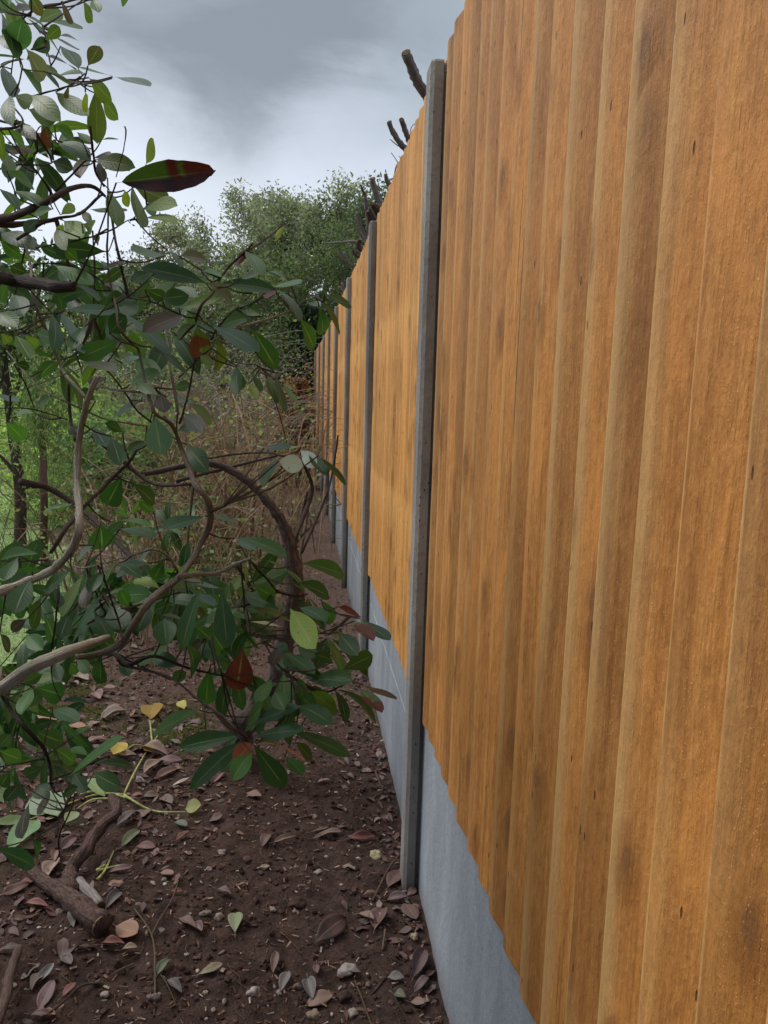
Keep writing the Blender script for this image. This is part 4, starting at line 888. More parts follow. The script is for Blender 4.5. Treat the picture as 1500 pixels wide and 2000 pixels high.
def near_bank(x, y):
    w_ = .03
    if x > .12: w_ = .55
    d = math.hypot((x + .85) / .6, (y - 2.75) / .9)
    if d < 1: w_ = 1.0
    if x < -.6 and y < 2.6: w_ = max(w_, .5)
    if y > 3.6 and x < -.5: w_ = max(w_, .35)
    if random.random() > w_: return False
    litter_leaf(x, y); return True
scatter(1250, (-2.0, .33), (1.45, 7.0), near_bank)
for _ in range(160):      # drift against the gravel boards
    y = random.uniform(1.5, 4.0); litter_leaf(.335 - abs(random.gauss(0, .03)), y, random.uniform(.015, .045))
tag(lt.build('leaf_litter', M_LITTER, None, True), 'scattered brown and pink leaf scraps strewn over the soil', 'leaf litter', kind='stuff')

# crumbs, chips, grit
import bmesh
def ico(sub=1):
    bm = bmesh.new(); bmesh.ops.create_icosphere(bm, subdivisions=sub, radius=1.0)
    v = np.array([q.co[:] for q in bm.verts]); f = [tuple(x.index for x in q.verts) for q in bm.faces]; bm.free(); return v, f
IV, IF = ico(1); IV2, IF2 = ico(3)
cr = MB()
for i in range(9000):
    t_ = random.random() ** 1.7; y = 1.45 + 3.6 * t_; x = random.uniform(-1.75, .345)
    s = random.choice((.002, .003, .004, .005, .007, .010)) * random.uniform(.7, 1.2) * (.8 + .4 * t_)
    v = IV * s * np.array([random.uniform(.7, 1.3), random.uniform(.7, 1.3), random.uniform(.5, 1)]) * (1 + .25 * rng.standard_normal((len(IV), 1)))
    c = np.array((.055, .032, .026)) * random.uniform(.5, 1.7)
    if random.random() < .05: c = np.array((.22, .17, .14)) * random.uniform(.7, 1.3)
    cr.add(v + on_ground(x, y, s * .25), IF, c)
tag(cr.build('soil_crumbs', M_CRUMB), 'loose dark crumbs of soil over the ground', 'soil', kind='stuff')
ch = MB()
for i in range(8000):
    t_ = random.random() ** 1.5; y = 1.45 + 5.2 * t_; x = random.uniform(-1.8, .345)
    L = random.uniform(.004, .022) * (.9 + .6 * t_); a = random.uniform(0, 6.28); wv = L * random.uniform(.08, .35); p0 = on_ground(x, y, .0035)
    d1 = np.array([math.cos(a), math.sin(a), random.uniform(-.25, .35)]) * L; d2 = np.array([-math.sin(a), math.cos(a), random.uniform(-.3, .3)]) * wv; up_ = np.array([0, 0, min(wv, .0015)])
    v = [p0, p0 + d1, p0 + d1 * .95 + d2, p0 + d2 * .8, p0 + up_, p0 + d1 + up_, p0 + d1 * .95 + d2 + up_, p0 + d2 * .8 + up_]
    c = np.array(random.choice([(.20, .12, .09), (.15, .085, .06), (.30, .20, .15), (.30, .24, .20), (.11, .06, .045), (.10, .055, .045)])) * random.uniform(.6, 1.2)
    ch.add(v, [(3, 2, 1, 0), (4, 5, 6, 7), (0, 1, 5, 4), (1, 2, 6, 5), (2, 3, 7, 6), (3, 0, 4, 7)], c)
tag(ch.build('wood_chips', M_CRUMB), 'tiny pale wood chips and bark bits in the soil', 'wood chips', kind='stuff')
gr = MB()
for i in range(280):
    y = 1.45 + 3.0 * random.random() ** 1.4; x = random.uniform(-1.7, .34); s = random.uniform(.0025, .008)
    v = IV * s * np.array([random.uniform(.7, 1.3), random.uniform(.7, 1.3), random.uniform(.5, .9)])
    c = np.array(random.choice([(.42, .36, .32), (.34, .27, .22), (.48, .43, .40), (.24, .19, .17)])) * random.uniform(.6, 1.15); gr.add(v + on_ground(x, y, s * .3), IF, c)
tag(gr.build('grit', M_STONE), 'small pale grit and flint specks in the soil', 'grit', kind='stuff')
rt = MB()
for i in range(520):
    y = 1.45 + 4 * random.random() ** 1.4; x = random.uniform(-1.7, .3); a = random.uniform(0, 6.28); L = random.uniform(.03, .13); pts = [];
    for k in range(5):
        q = on_ground(x, y, .004 + .004 * random.random()); pts.append(q); a += random.uniform(-.6, .6); x += math.cos(a) * L / 5; y += math.sin(a) * L / 5
    Vt, Ft, Ut, _, _ = tube_geo(pts, random.uniform(.0005, .0013), 4, 0, False, 2); rt.add(Vt, Ft, (.5, .5, .5), Ut)
tag(rt.build('root_fibres', M_TWIG), 'fine dry rootlets and fibres lying over the soil', 'rootlets', kind='stuff')

STN = [(495,1940,24,(.44,.38,.35),'pale wedge-shaped stone at low centre'),(532,1778,15,(.40,.34,.31),'small pale stone in the middle of the bare soil'),(612,1985,26,(.30,.22,.16),'tan round stone at the very bottom centre'),(677,1900,32,(.42,.37,.33),'largest pale stone near the bottom of the soil'),
 (580,1930,20,(.22,.15,.12),'brown stone beside the mottled leaf'),(688,1983,24,(.38,.33,.29),'flat pale stone at the bottom right of centre'),(427,1794,20,(.36,.29,.26),'pinkish stone among the leaves left of the green leaf'),(401,1787,20,(.30,.23,.2),'pinkish lump beside the twig'),
 (433,1667,18,(.36,.29,.26),'small pale stone above the forked twig'),(735,1673,26,(.58,.48,.30),'cream crumbly lump near the first post'),(810,1830,18,(.46,.36,.28),'pale peach stone beside the gravel board'),(700,1678,9,(.6,.55,.5),'tiny white stone left of the cream lump'),
 (408,1700,15,(.38,.32,.28),'little grey stone above the pale pink leaf'),(320,1720,12,(.30,.24,.20),'small tan stone near the pale pink oval leaf'),(580,1768,30,(.06,.038,.03),'dark round clod of soil in the middle'),(672,1950,30,(.05,.032,.026),'dark round clod near the bottom'),
 (622,1706,16,(.33,.27,.24),'grey pebble in line with the post foot'),(300,1950,22,(.22,.17,.15),'brown pebble at low left'),(205,1945,14,(.5,.4,.35),'whitish pebble at low left'),(815,1900,12,(.3,.24,.2),'small stone wedged by the purple leaf'),(465,1790,14,(.4,.33,.3),'pebble touching the pale green leaf'),(747,1448,9,(.5,.45,.4),'tiny pebble beside the gravel board under the bush')]
for px, py, s, c, lab in STN:
    q = ground_at(px, py); dpt = np.linalg.norm(q - np.array(CAMP)); r = s / FPX * dpt * .40; o = MB()
    sc = np.array([random.uniform(.85, 1.15), random.uniform(.7, 1.0), random.uniform(.55, .8)]); v = IV2 * sc
    of = random.random() * 50; v = v * np.array([[1 + .55 * mnoise.noise(Vector(p * 1.3) + Vector((of, 0, 0))) + .22 * mnoise.noise(Vector(p * 3.1) + Vector((of, 5, 0)))] for p in v]) * r
    o.add(v, IF2, np.array(c) * (.62 if c[0] > .1 else 1)); dark = c[0] < .1
    ob = o.build('clod' if dark else 'stone', M_CRUMB if dark else M_STONE, None, True); ob.location = tuple(q + np.array([0, 0, r * .35])); tag(ob, lab, 'clod of soil' if dark else 'stone', 'clods of soil' if dark else 'stones on the soil')

# logs and sticks
def stick(name, label, cat, paths, m, lifts=0.0, kn=.2, group=None, cut=None, ns=9, fr=30):
    root = empty(name); tag(root, label, cat, group); first = None
    for pi, (pp, rr) in enumerate(paths):
        P3 = []
        for (x, y, h) in pp:
            q = ground_at(x, y, h); q[2] = max(q[2], gzf(q[0], q[1])) ; P3.append(q if h == 0 else q)
            P3[-1][2] = gzf(P3[-1][0], P3[-1][1]) + h
        mb = MB(); limb(mb, P3, rr, ns, .06, 5, kn, fr); mb.build('limb' if pi else 'stem', m, root, True)
        if first is None: first = P3[0].copy()
        if cut and pi in cut:
            a = unit(P3[-1] - P3[-2]); Vt, Ft, Ut, _, _ = tube_geo([P3[-1] - a * .002, P3[-1] + a * .003], rr[-1] * .95, 14, .02); b = MB(); b.add(Vt, Ft, (.5, .5, .5), Ut); b.build('cut_end', M_CUT, root)
    rehome(root, (float(first[0]), float(first[1]), 0.0)); return root
stick('forked_log', 'thick reddish-brown forked log lying at lower left', 'log', [([(60, 1700, .02), (105, 1735, .022), (150, 1765, .026), (200, 1808, .03)], [.014, .022, .027, .031]), ([(132, 1745, .02), (140, 1700, .03), (165, 1660, .06), (200, 1612, .09), (228, 1585, .10), (218, 1556, .11)], [.026, .022, .021, .019, .017, .013])], M_LOG, cut=(0,), kn=.42, ns=18, fr=34)
stick('sawn_log', 'short pale sawn log with a dark cut end beside the forked log', 'log', [([(152, 1722, .015), (175, 1745, .015), (196, 1770, .015)], [.016, .0165, .0165])], M_BARK_GREY, cut=(0,), kn=.06, ns=14)
stick('leaning_branch', 'blurred brown stem leaning in at the lower left corner', 'branch', [([(38, 1850, .05), (20, 1900, .05), (10, 1950, .06), (-20, 2030, .08)], [.011, .012, .013, .013])], M_BARK_BROWN)
stick('forked_twig', 'thin pale forked twig on bare soil left of the green leaf', 'twig', [([(301, 1984, .004), (303, 1900, .01), (296, 1825, .012), (262, 1774, .006)], [.0028, .0026, .0025, .0018]), ([(295, 1828, .012), (312, 1795, .012), (335, 1762, .01), (350, 1716, .006)], [.0025, .0024, .0022, .0015]), ([(303, 1890, .01), (325, 1920, .008), (345, 1965, .006)], [.002, .0016, .001])], M_TWIG, kn=.1, ns=6)
stick('stick', 'straight brown stick leaning toward the first post foot', 'stick', [([(728, 1760, .006), (745, 1725, .012), (760, 1695, .016), (781, 1668, .022)], [.0036, .0036, .0034, .003])], M_BARK_RED, ns=7, group='sticks on the soil')
stick('stick', 'pale bent stick pair lying under the gravel board near the bush', 'stick', [([(733, 1506, .006), (742, 1530, .008), (750, 1545, .008)], [.0034, .0034, .003]), ([(728, 1560, .006), (742, 1550, .008), (765, 1546, .01)], [.003, .003, .0025])], M_TWIG, ns=7, group='sticks on the soil')
stick('stick', 'long thin stick at bottom right of centre', 'stick', [([(693, 1915, .008), (705, 1945, .007), (725, 2000, .007), (740, 2040, .006)], [.0016, .0018, .002, .002])], M_TWIG, ns=6, group='sticks on the soil')
stick('stick', 'thin dark stick at the bottom beside the gravel board', 'stick', [([(760, 1925, .006), (780, 1965, .007), (805, 2010, .007)], [.0016, .0018, .002])], M_BARK_BROWN, ns=6, group='sticks on the soil')
stick('stick', 'short stout stick standing in soil right of the dark rotted leaf', 'stick', [([(747, 1855, .004), (750, 1835, .012), (752, 1815, .018)], [.0034, .0032, .003])], M_TWIG, ns=7, group='sticks on the soil')
stick('stick', 'short pale twig beside the grey leaf at lower left', 'stick', [([(225, 1900, .006), (242, 1893, .006), (262, 1883, .006)], [.0026, .0026, .0022])], M_TWIG, ns=6, group='sticks on the soil')
stick('stick', 'curved brown twig over the dark leaves at lower left', 'stick', [([(80, 1990, .01), (120, 1960, .02), (160, 1925, .02), (198, 1920, .01)], [.003, .003, .0028, .0018])], M_BARK_BROWN, ns=6, group='sticks on the soil')
stick('stick', 'curved thin twig lying over the purple leaf beside the log', 'stick', [([(215, 1712, .008), (255, 1708, .012), (280, 1690, .01), (295, 1668, .006)], [.0016, .0016, .0014, .001])], M_BARK_BROWN, ns=6, group='sticks on the soil')
stick('stick', 'bent brown stick lying flat by the dark clod', 'stick', [([(553, 1825, .004), (570, 1840, .006), (590, 1862, .005)], [.0014, .0014, .001])], M_TWIG, ns=5, group='sticks on the soil')
stick('stick', 'stubby brown twig near the bottom right beside the grey stone', 'stick', [([(726, 1942, .004), (740, 1925, .006), (755, 1905, .005)], [.0026, .0026, .002])], M_BARK_BROWN, ns=6, group='sticks on the soil')
# bent rod on the path
rod = MB(); P3 = [ground_at(584, 1007, .02), ground_at(622, 1010, .02), ground_at(618, 1016, .02), ground_at(582, 1052, .015)]
Vt, Ft, Ut, _, _ = tube_geo(P3, .011, 8); c0 = P3[0].copy(); rod.add(Vt - c0, Ft, (.045, .04, .045)); ob = rod.build('bent_rod', M_METAL, None, True); ob.location = tuple(c0); tag(ob, 'dark bent metal rod lying on the soil path further back', 'metal rod')

# green weed pulled up, lying over the litter
wd = empty('pulled_weed'); tag(wd, 'uprooted pale green weed with long bare stalks and wilted leaves', 'weed')
mb = MB(); crown = ground_at(242, 1552, .02)
for pp in ([(242, 1552), (262, 1510), (285, 1470), (309, 1435)], [(242, 1552), (262, 1565), (285, 1578), (308, 1585), (335, 1586), (368, 1586)], [(242, 1552), (200, 1550), (160, 1560), (110, 1580), (60, 1600)], [(215, 1560), (180, 1562), (150, 1580)],
           [(297, 1450), (294, 1420), (292, 1400)], [(240, 1470), (262, 1455), (280, 1457)], [(205, 1690), (190, 1700), (235, 1690), (258, 1691)], [(190, 1718), (205, 1700), (222, 1662)], [(255, 1560), (190, 1545), (130, 1560)]):
    P3 = [ground_at(x, y, .012 + .01 * math.sin(i * 2)) for i, (x, y) in enumerate(pp)]; Vt, Ft, Ut, _, _ = tube_geo(P3, np.linspace(.0045, .0025, len(P3)), 7, .05, True, 4); mb = MB(); mb.add(Vt, Ft, (.30, .32, .13)); mb.build('stalk', M_CRUMB, wd, True)
for (x0, y0, x1, y1, wr, c) in ((362, 1580, 392, 1572, .9, (.28, .30, .13)), (294, 1405, 300, 1372, .6, YEL), (280, 1457, 300, 1468, .5, YEL), (240, 1450, 222, 1470, .6, (.45, .36, .10)), (360, 1385, 350, 1368, .6, (.42, .40, .12)), (60, 1600, -10, 1605, .3, (.20, .28, .15)), (110, 1585, 55, 1560, .7, (.24, .31, .22)), (75, 1600, 20, 1655, .45, (.16, .27, .14)), (150, 1585, 130, 1605, .6, (.25, .30, .17)), (205, 1555, 170, 1520, .35, (.2, .28, .13)), (430, 1360, 422, 1372, .7, (.4, .2, .05)), (100, 1550, 110, 1590, .6, (.24, .31, .22))):
    b = ground_at(x0, y0, .02); t_ = ground_at(x1, y1, .03); o = MB(); L = np.linalg.norm(t_ - b)
    Vt, Ft, Ut = leaf_geo(b, t_, (0.1, -.7, 1), L * wr, .1, .25, 9, 4, .5, .02); o.add(Vt, Ft, (*c, 0), Ut); o.build('leaf', M_SOFT, wd, True)
rehome(wd, tuple(crown))

# moss on the bank
ms_ = MB()
for i in range(5000):
    if random.random() < .6: q = ground_at(random.gauss(150, 55), random.gauss(1375, 30))
    else: q = ground_at(random.gauss(345, 35), random.gauss(1425, 28))
    if vnoise(np.array([q[0] * 9]), np.array([q[1] * 9]), 6)[0] < .45: continue
    h = random.uniform(.006, .02); a = random.uniform(0, 6.28); wv = .004; v = [q + np.array([math.cos(a) * wv, math.sin(a) * wv, 0]), q - np.array([math.cos(a) * wv, math.sin(a) * wv, 0]), q + np.array([random.uniform(-.008, .008), random.uniform(-.008, .008), h])]
    ms_.add(v, [(0, 1, 2)], np.array((.12, .15, .045)) * random.uniform(.7, 1.3))
tag(ms_.build('moss', M_TREE), 'patches of green moss on the bank at the left', 'moss', kind='stuff')

# ------------------------------------------------------------------ trees, shrubs and thicket behind
def quad_leaves(mb, C, size, cols, asp=.45, droop=0.0):
    """many small pointed leaves at once: C (n,3)"""
    n = len(C)
    if n == 0: return
    a = rng.normal(size=(n, 3)); a[:, 2] -= droop; a /= np.linalg.norm(a, axis=1, keepdims=True)
    b = rng.normal(size=(n, 3)); b = np.cross(a, b); b /= np.linalg.norm(b, axis=1, keepdims=True)
    L = size * rng.uniform(.6, 1.4, (n, 1)); W_ = L * asp
    v = np.stack([C, C + a * L * .5 + b * W_ * .5, C + a * L, C + a * L * .5 - b * W_ * .5], 1).reshape(-1, 3)
    f = np.arange(n * 4).reshape(n, 4)
    ci = rng.integers(len(cols), size=n); cc = np.array(cols)[ci] * rng.uniform(.7, 1.35, (n, 1)); cc = np.concatenate([cc, np.ones((n, 1))], 1)
    mb.add(v, f.tolist(), np.repeat(cc, 4, 0))
def grow(mb, p, d, L, r, depth, tips, spread=.6, up=.15, minr=.004, kids=(2, 3), wob=.25):
    n = 4; pts = [np.array(p)]; dd = unit(d)
    for k in range(n):
        dd = unit(dd + rng.normal(size=3) * wob * .5 + np.array([0, 0, up * .3])); pts.append(pts[-1] + dd * L / n)
    Vt, Ft, Ut, _, _ = tube_geo(pts, np.linspace(r, r * .62, n + 1), 6 if r > .03 else 4, .03, False); mb.add(Vt, Ft, (.5, .5, .5), Ut)
    if depth <= 2: tips.extend([(q, dd) for q in pts[2:]])
    if depth > 0:
        for k in range(random.randint(*kids)):
            q = pts[random.choice((2, 3, 4, 4))]; nd = unit(dd + rng.normal(size=3) * spread + np.array([0, 0, up]))
            grow(mb, q, nd, L * random.uniform(.62, .85), max(r * .6, minr), depth - 1, tips, spread, up, minr, kids, wob)
SEED = {}
def tree(name, label, cat, base, h, r, cols, nleaf, lsize, depth=5, spread=.6, up=.2, sig=.25, lean=(0, 0, 1), bark=None, asp=.4, droop=.3, first=.32, group=None, kids=(2, 3), stems=1, w=None):
    reseed(label + SEED.get(label, ''))
    root = empty(name); tag(root, label, cat, group); mb = MB(); tips = []
    for s in range(stems):
        off = np.array([random.uniform(-.3, .3) * (stems > 1) * h * .15, random.uniform(-.3, .3) * (stems > 1) * h * .1, 0]); ln = unit(np.array(lean) + rng.normal(size=3) * (.22 if stems > 1 else .05))
        grow(mb, np.array(base) + off - np.array([0, 0, .1]), ln, h * first, r, depth, tips, spread, up, .006, kids)
    T = np.array([q for q, _ in tips]); b_ = np.array(base, float); w = w or h * (.40 if stems > 1 else .24)
    q_ = T - b_; zt = np.percentile(q_[:, 2], 98); mid = np.median(q_[:, :2], axis=0); wx = np.percentile(np.abs(q_[:, :2] - mid), 88, axis=0)
    def fit(P):
        q = P - b_; q[:, :2] = (q[:, :2] - mid * np.clip(q[:, 2:3] / zt, 0, 1)) * np.minimum(w / wx, 2.2); q[:, 2] *= (h - .2) / zt; return q + b_
    mb.v = [fit(v) for v in mb.v]; T = fit(T)
    mb.build('trunk', bark or M_BARK_GREY, root)
    idx = rng.integers(len(T), size=nleaf); C = T[idx] + rng.normal(size=(nleaf, 3)) * sig
    C = C[C[:, 2] > .05]; C = C[C[:, 0] > .55] if name == 'hedge_regrowth' else C; lf = MB(); quad_leaves(lf, C, lsize, cols, asp, droop); lf.build('crown', M_TREE, root)
    rehome(root, tuple(float(q) for q in base)); return T
WIL = [(.21, .235, .16), (.26, .285, .20), (.16, .185, .12), (.32, .345, .27)]; OLV = [(.16, .155, .085), (.12, .135, .07), (.22, .20, .12), (.09, .105, .05)]; MID = [(.095, .135, .06), (.125, .17, .08), (.16, .205, .10), (.06, .09, .04)]; LG = [(.30, .42, .13), (.38, .48, .17), (.20, .31, .09)]; DK = [(.030, .060, .028), (.045, .085, .035), (.022, .042, .02)]  # WIL is greyed: distance haze put into the leaf colour
def gpos(px, y):
    """a place on the ground y metres away, in line with column px at the horizon"""
    v = ray(px, 773); return (float(v[0] / v[1] * y), float(y), 0.0)
BG = 'trees at the end of the garden'
tree('willow_tree', 'tall airy grey-green tree with rounded top in the centre of the skyline', 'tree', gpos(560, 24), 7.7, .16, WIL, 34000, .12, 6, .55, .22, .15, group=BG)
tree('willow_tree', 'shorter airy tree just left of the tallest one on the skyline', 'tree', gpos(455, 23), 6.0, .12, WIL, 20000, .12, 6, .6, .2, .15, group=BG)
tree('feathery_tree', 'feathery green tree rising behind the second fence post', 'tree', gpos(715, 22), 7.0, .13, [(.10, .13, .075), (.14, .17, .105), (.07, .10, .05)], 22000, .12, 6, .5, .28, .15, group=BG)
tree('feathery_tree', 'green tree close behind the fence below the feathery crown', 'tree', gpos(668, 17), 4.9, .09, MID, 22000, .075, 5, .6, .2, .18, group=BG)
tree('olive_tree', 'low olive-brown bushy tree at the left of the skyline', 'tree', gpos(345, 21), 5.1, .11, OLV, 20000, .11, 5, .65, .15, .18, group=BG)
tree('olive_tree', 'rounded olive shrub tree between the leaves and the taller skyline', 'tree', gpos(270, 20), 4.5, .10, OLV + MID, 14000, .11, 5, .7, .12, .20, group=BG)
tree('olive_tree', 'twiggy olive shrub tree seen through the upper leaves at far left', 'tree', gpos(200, 20), 4.4, .10, OLV, 18000, .08, 5, .7, .12, .24, group=BG)
tree('olive_tree', 'bare-topped brownish tree beyond the lawn at the left edge', 'tree', gpos(60, 22), 4.8, .10, OLV + MID, 13000, .09, 5, .7, .12, .26, group=BG)
tree('olive_tree', 'low bushy tree beyond the lawn outside the left leaves', 'tree', gpos(-140, 21), 4.6, .10, OLV + MID, 11000, .09, 5, .7, .12, .26, group=BG)
SB = 'shrubs in front of the far trees'
tree('broadleaf_shrub', 'yellow-green shrub in front of the tallest far tree', 'shrub', gpos(520, 19), 4.4, .06, MID + [(.22, .26, .10)], 18000, .10, 4, .8, .1, .2, stems=3, group=SB)
tree('broadleaf_shrub', 'mixed green shrub left of the yellow-green one', 'shrub', gpos(430, 18), 4.0, .06, MID + OLV, 12000, .10, 4, .8, .1, .2, stems=3, group=SB)
tree('broadleaf_shrub', 'light green shrub beside the far end of the fence', 'shrub', gpos(600, 18), 4.6, .05, MID, 15000, .07, 4, .75, .12, .26, stems=3, group=SB)
tree('broadleaf_shrub', 'pale shrub behind the arching brown stalks', 'shrub', gpos(330, 16), 3.3, .05, MID + OLV, 13000, .07, 4, .8, .1, .26, stems=3, group=SB)
tree('broadleaf_shrub', 'green shrub low behind the thin dark trunk', 'shrub', gpos(230, 15), 2.6, .05, MID + LG, 12000, .07, 4, .85, .1, .28, stems=3, group=SB)
tree('broadleaf_shrub', 'pale green shrub at the edge of the lawn', 'shrub', gpos(120, 13), 1.7, .04, LG, 9000, .085, 4, .9, .05, .24, stems=3, group=SB)
tree('broadleaf_shrub', 'yellow leaved low shrub beside the thin dark trunk', 'shrub', gpos(30, 16), 2.3, .04, [(.36, .40, .10), (.22, .30, .08), (.16, .22, .07)], 9000, .09, 4, .9, .05, .26, stems=3, group=SB)
tree('broadleaf_shrub', 'dense green shrub left of the soil path under the branches', 'shrub', gpos(255, 8.5), 1.25, .03, [(.13, .22, .08), (.19, .30, .12), (.09, .16, .06)], 9000, .065, 4, .9, .05, .18, stems=3, group=SB)
tree('broadleaf_shrub', 'bright low shrub on the lawn edge under the branches', 'shrub', gpos(130, 9.5), 1.1, .03, LG, 8000, .065, 4, .9, .05, .2, stems=3, group=SB)
tree('broadleaf_shrub', 'small green weed shrub at the foot of the brown stalks', 'shrub', gpos(350, 6.2), .62, .02, [(.07, .13, .04), (.11, .18, .07)], 5500, .04, 4, .9, .05, .13, stems=3, group=SB)
tree('broadleaf_shrub', 'small weedy shrub left of the gnarled trunk', 'shrub', gpos(440, 5.2), .5, .02, [(.07, .13, .04), (.11, .17, .07), (.15, .19, .08)], 4500, .035, 4, .9, .05, .12, stems=3, group=SB)
# dark ivy column at the far end of the fence
def column(name, label, cat, base, h, rad, cols, n, lsize, trunk_r=.08, bark=M_BARK_DARK, group=None, droop=.6):
    root = empty(name); tag(root, label, cat, group); b = np.array(base); mb = MB()
    limb(mb, [b - [0, 0, .1], b + [.05, 0, h * .3], b + [-.04, 0, h * .65], b + [0, 0, h]], [trunk_r, trunk_r * .9, trunk_r * .7, trunk_r * .4], 8); mb.build('trunk', bark, root)
    z = rng.uniform(.02, 1, n) ** .9 * h; a = rng.uniform(0, 6.28, n); rr = rad * (1 - .5 * (z / h) ** 3) * (.6 + .5 * vnoise(a * 2, z * 2.2, 8)) * rng.uniform(.55, 1.05, n)
    C = np.stack([b[0] + np.cos(a) * rr, b[1] + np.sin(a) * rr, z], 1); lf = MB(); quad_leaves(lf, C, lsize, cols, .75, droop); lf.build('crown', M_TREE, root); rehome(root, tuple(base))
column('ivy_clad_trunk', 'dark ivy-covered trunk standing at the far end of the fence', 'tree', gpos(600, 16.6), 3.3, .62, DK, 17000, .07)
column('ivy_clad_trunk', 'second dark evergreen mass behind the bramble canes', 'tree', gpos(545, 19), 3.0, .8, DK + [(.05, .07, .04)], 12000, .08)
column('dead_conifer', 'small reddish-brown dead conifer left of the ivy column', 'shrub', gpos(578, 12.6), 1.75, .33, [(.20, .10, .06), (.26, .15, .09), (.15, .08, .05)], 9000, .05, .03, M_BARK_RED)
# thin dark trunk at the left and hanging strands
th = empty('thin_tree'); tag(th, 'thin dark crooked tree trunk rising at the left edge of the lawn', 'tree')
mb = MB(); gp = ground_at(38, 1120); P3 = [gp + np.array([0, 0, -.1])] + [at(x, y, 6.3) for x, y in ((40, 1040), (38, 960), (30, 880), (20, 800), (8, 720), (2, 640), (-4, 560))]
limb(mb, P3, [.05, .047, .044, .042, .04, .036, .03, .02], 8, .06); mb.build('trunk', M_BARK_DARK, th, True)
mb = MB()
for pp in ([(38, 955), (90, 950), (150, 985)], [(18, 790), (40, 740), (30, 690)], [(36, 930), (10, 900), (-20, 870)], [(3, 700), (60, 640), (120, 600)], [(5, 650), (-30, 600), (-60, 560)]): limb(mb, [at(x, y, 6.3) for x, y in pp], [.02, .014, .008], 6)
mb.build('branch', M_BARK_DARK, th, True)
lf = MB(); C = np.concatenate([at(random.uniform(-60, 130), random.uniform(520, 760), random.uniform(5.6, 7.0))[None] + rng.normal(size=(60, 3)) * .12 for _ in range(46)]); quad_leaves(lf, C, .06, MID + DK, .5, .6); lf.build('crown', M_TREE, th); rehome(th, tuple(gp))
hs_ = empty('weeping_shrub'); tag(hs_, 'weeping shrub of hanging green strands behind the left branches', 'shrub'); mb = MB(); lf = MB(); g0 = ground_at(85, 1110)
limb(mb, [g0 - [0, 0, .1], at(86, 1000, 5.6), at(84, 880, 5.6), at(75, 780, 5.6), at(70, 700, 5.6)], [.03, .028, .025, .02, .012], 7, .1, 5, .3); mb.build('trunk', M_BARK_BROWN, hs_, True)
for s in range(70):
    px = random.gauss(85, 28); py = random.uniform(660, 800); d = random.uniform(5.3, 5.9); top = at(px, py, d); ln = random.uniform(.25, .75); n = 70; tt = rng.uniform(0, 1, n)
    C = top[None] + np.stack([rng.normal(size=n) * .012, rng.normal(size=n) * .012, -tt * ln], 1); quad_leaves(lf, C, .035, [(.17, .25, .11), (.11, .18, .08), (.24, .31, .12)], .3, 2.0)
lf.build('crown', M_TREE, hs_); rehome(hs_, tuple(g0))

# thicket of dead brown stalks left of the path
def thicket(name, label, cx, cy, n, hx, hy, hh, cols, lean=.5, r=(.002, .006), group=None, nl=0, m=None):
    reseed(label); nl = int(nl * .6)
    root = empty(name); tag(root, label, 'shrub', group); mb = MB(); tips = []
    for i in range(n):
        x = cx + random.gauss(0, hx); y = cy + random.gauss(0, hy); h = hh * random.uniform(.45, 1.1); a = random.uniform(0, 6.28); ln = random.uniform(.25, lean * 1.5) * h; rr = random.uniform(*r)
        x = min(x, .12); p0 = np.array([x, y, -.02]); dr = np.array([math.cos(a), math.sin(a), 0]); k = random.uniform(.3, 1.0)
        pts = [p0, p0 + dr * ln * .25 + [0, 0, h * .45], p0 + dr * ln * .7 + [0, 0, h * .85], p0 + dr * ln * 1.3 + [0, 0, h * (1.0 - .35 * (k - .3))]]
        Vt, Ft, Ut, Pc, _ = tube_geo(pts, [rr, rr * .85, rr * .6, rr * .35], 4, 0, False, 3); mb.add(Vt, Ft, (.5, .5, .5), Ut)
        for q in range(random.randint(1, 4)):
            s0 = Pc[random.randint(2, len(Pc) - 2)]; e = s0 + rng.normal(size=3) * np.array([.22, .22, .18]) * hh * .6; e[2] = max(e[2], .05); e[0] = min(e[0], .14); mdl = (s0 + e) / 2 + rng.normal(size=3) * .05
            Vt, Ft, Ut, _, _ = tube_geo([s0, mdl, e], [rr * .5, rr * .4, rr * .25], 3, 0, False, 2); mb.add(Vt, Ft, (.5, .5, .5), Ut); tips.append(e); tips.append(mdl)
    tag(mb.build('stems', m or M_DEADSTALK, root), kind='stuff')
    if nl:
        T = np.array(tips); C = T[rng.integers(len(T), size=nl)] + rng.normal(size=(nl, 3)) * .06; C = C[(C[:, 2] > .02) & (C[:, 0] < .12)]; lf = MB(); quad_leaves(lf, C, .035 if hh < 1.6 else .05, cols, .6, .2); lf.build('foliage', M_TREE, root)
    rehome(root, (cx, cy, 0.0))
TG = 'thickets of dead stalks beside the path'
BRC = [(.22, .20, .11), (.14, .22, .08), (.26, .17, .10), (.26, .32, .14), (.16, .25, .12)]
thicket('dead_stalk_thicket', 'tangle of dead brown stalks nearest the gnarled trunk', -.78, 4.9, 130, .30, .45, .95, BRC, .6, (.002, .008), TG, 1500)
thicket('dead_stalk_thicket', 'reddish tangle of dead stems beside the middle of the path', -.85, 6.6, 150, .42, .65, 1.25, BRC, .7, (.002, .010), TG, 2200)
thicket('dead_stalk_thicket', 'straw coloured bramble canes further along the path', -1.0, 8.8, 170, .50, .9, 1.65, BRC, .7, (.003, .012), TG, 3200)
thicket('dead_stalk_thicket', 'grey-brown bramble heap near the far end of the fence', -1.0, 12.0, 240, .60, 1.1, 2.0, BRC, .8, (.003, .008), TG, 4200, M_BARK_GREY)
thicket('dead_stalk_thicket', 'tall thin dry stems in front of the far shrubs', -1.9, 13.5, 160, .9, 1.0, 2.5, BRC, .8, (.003, .008), TG, 4200, M_BARK_GREY)
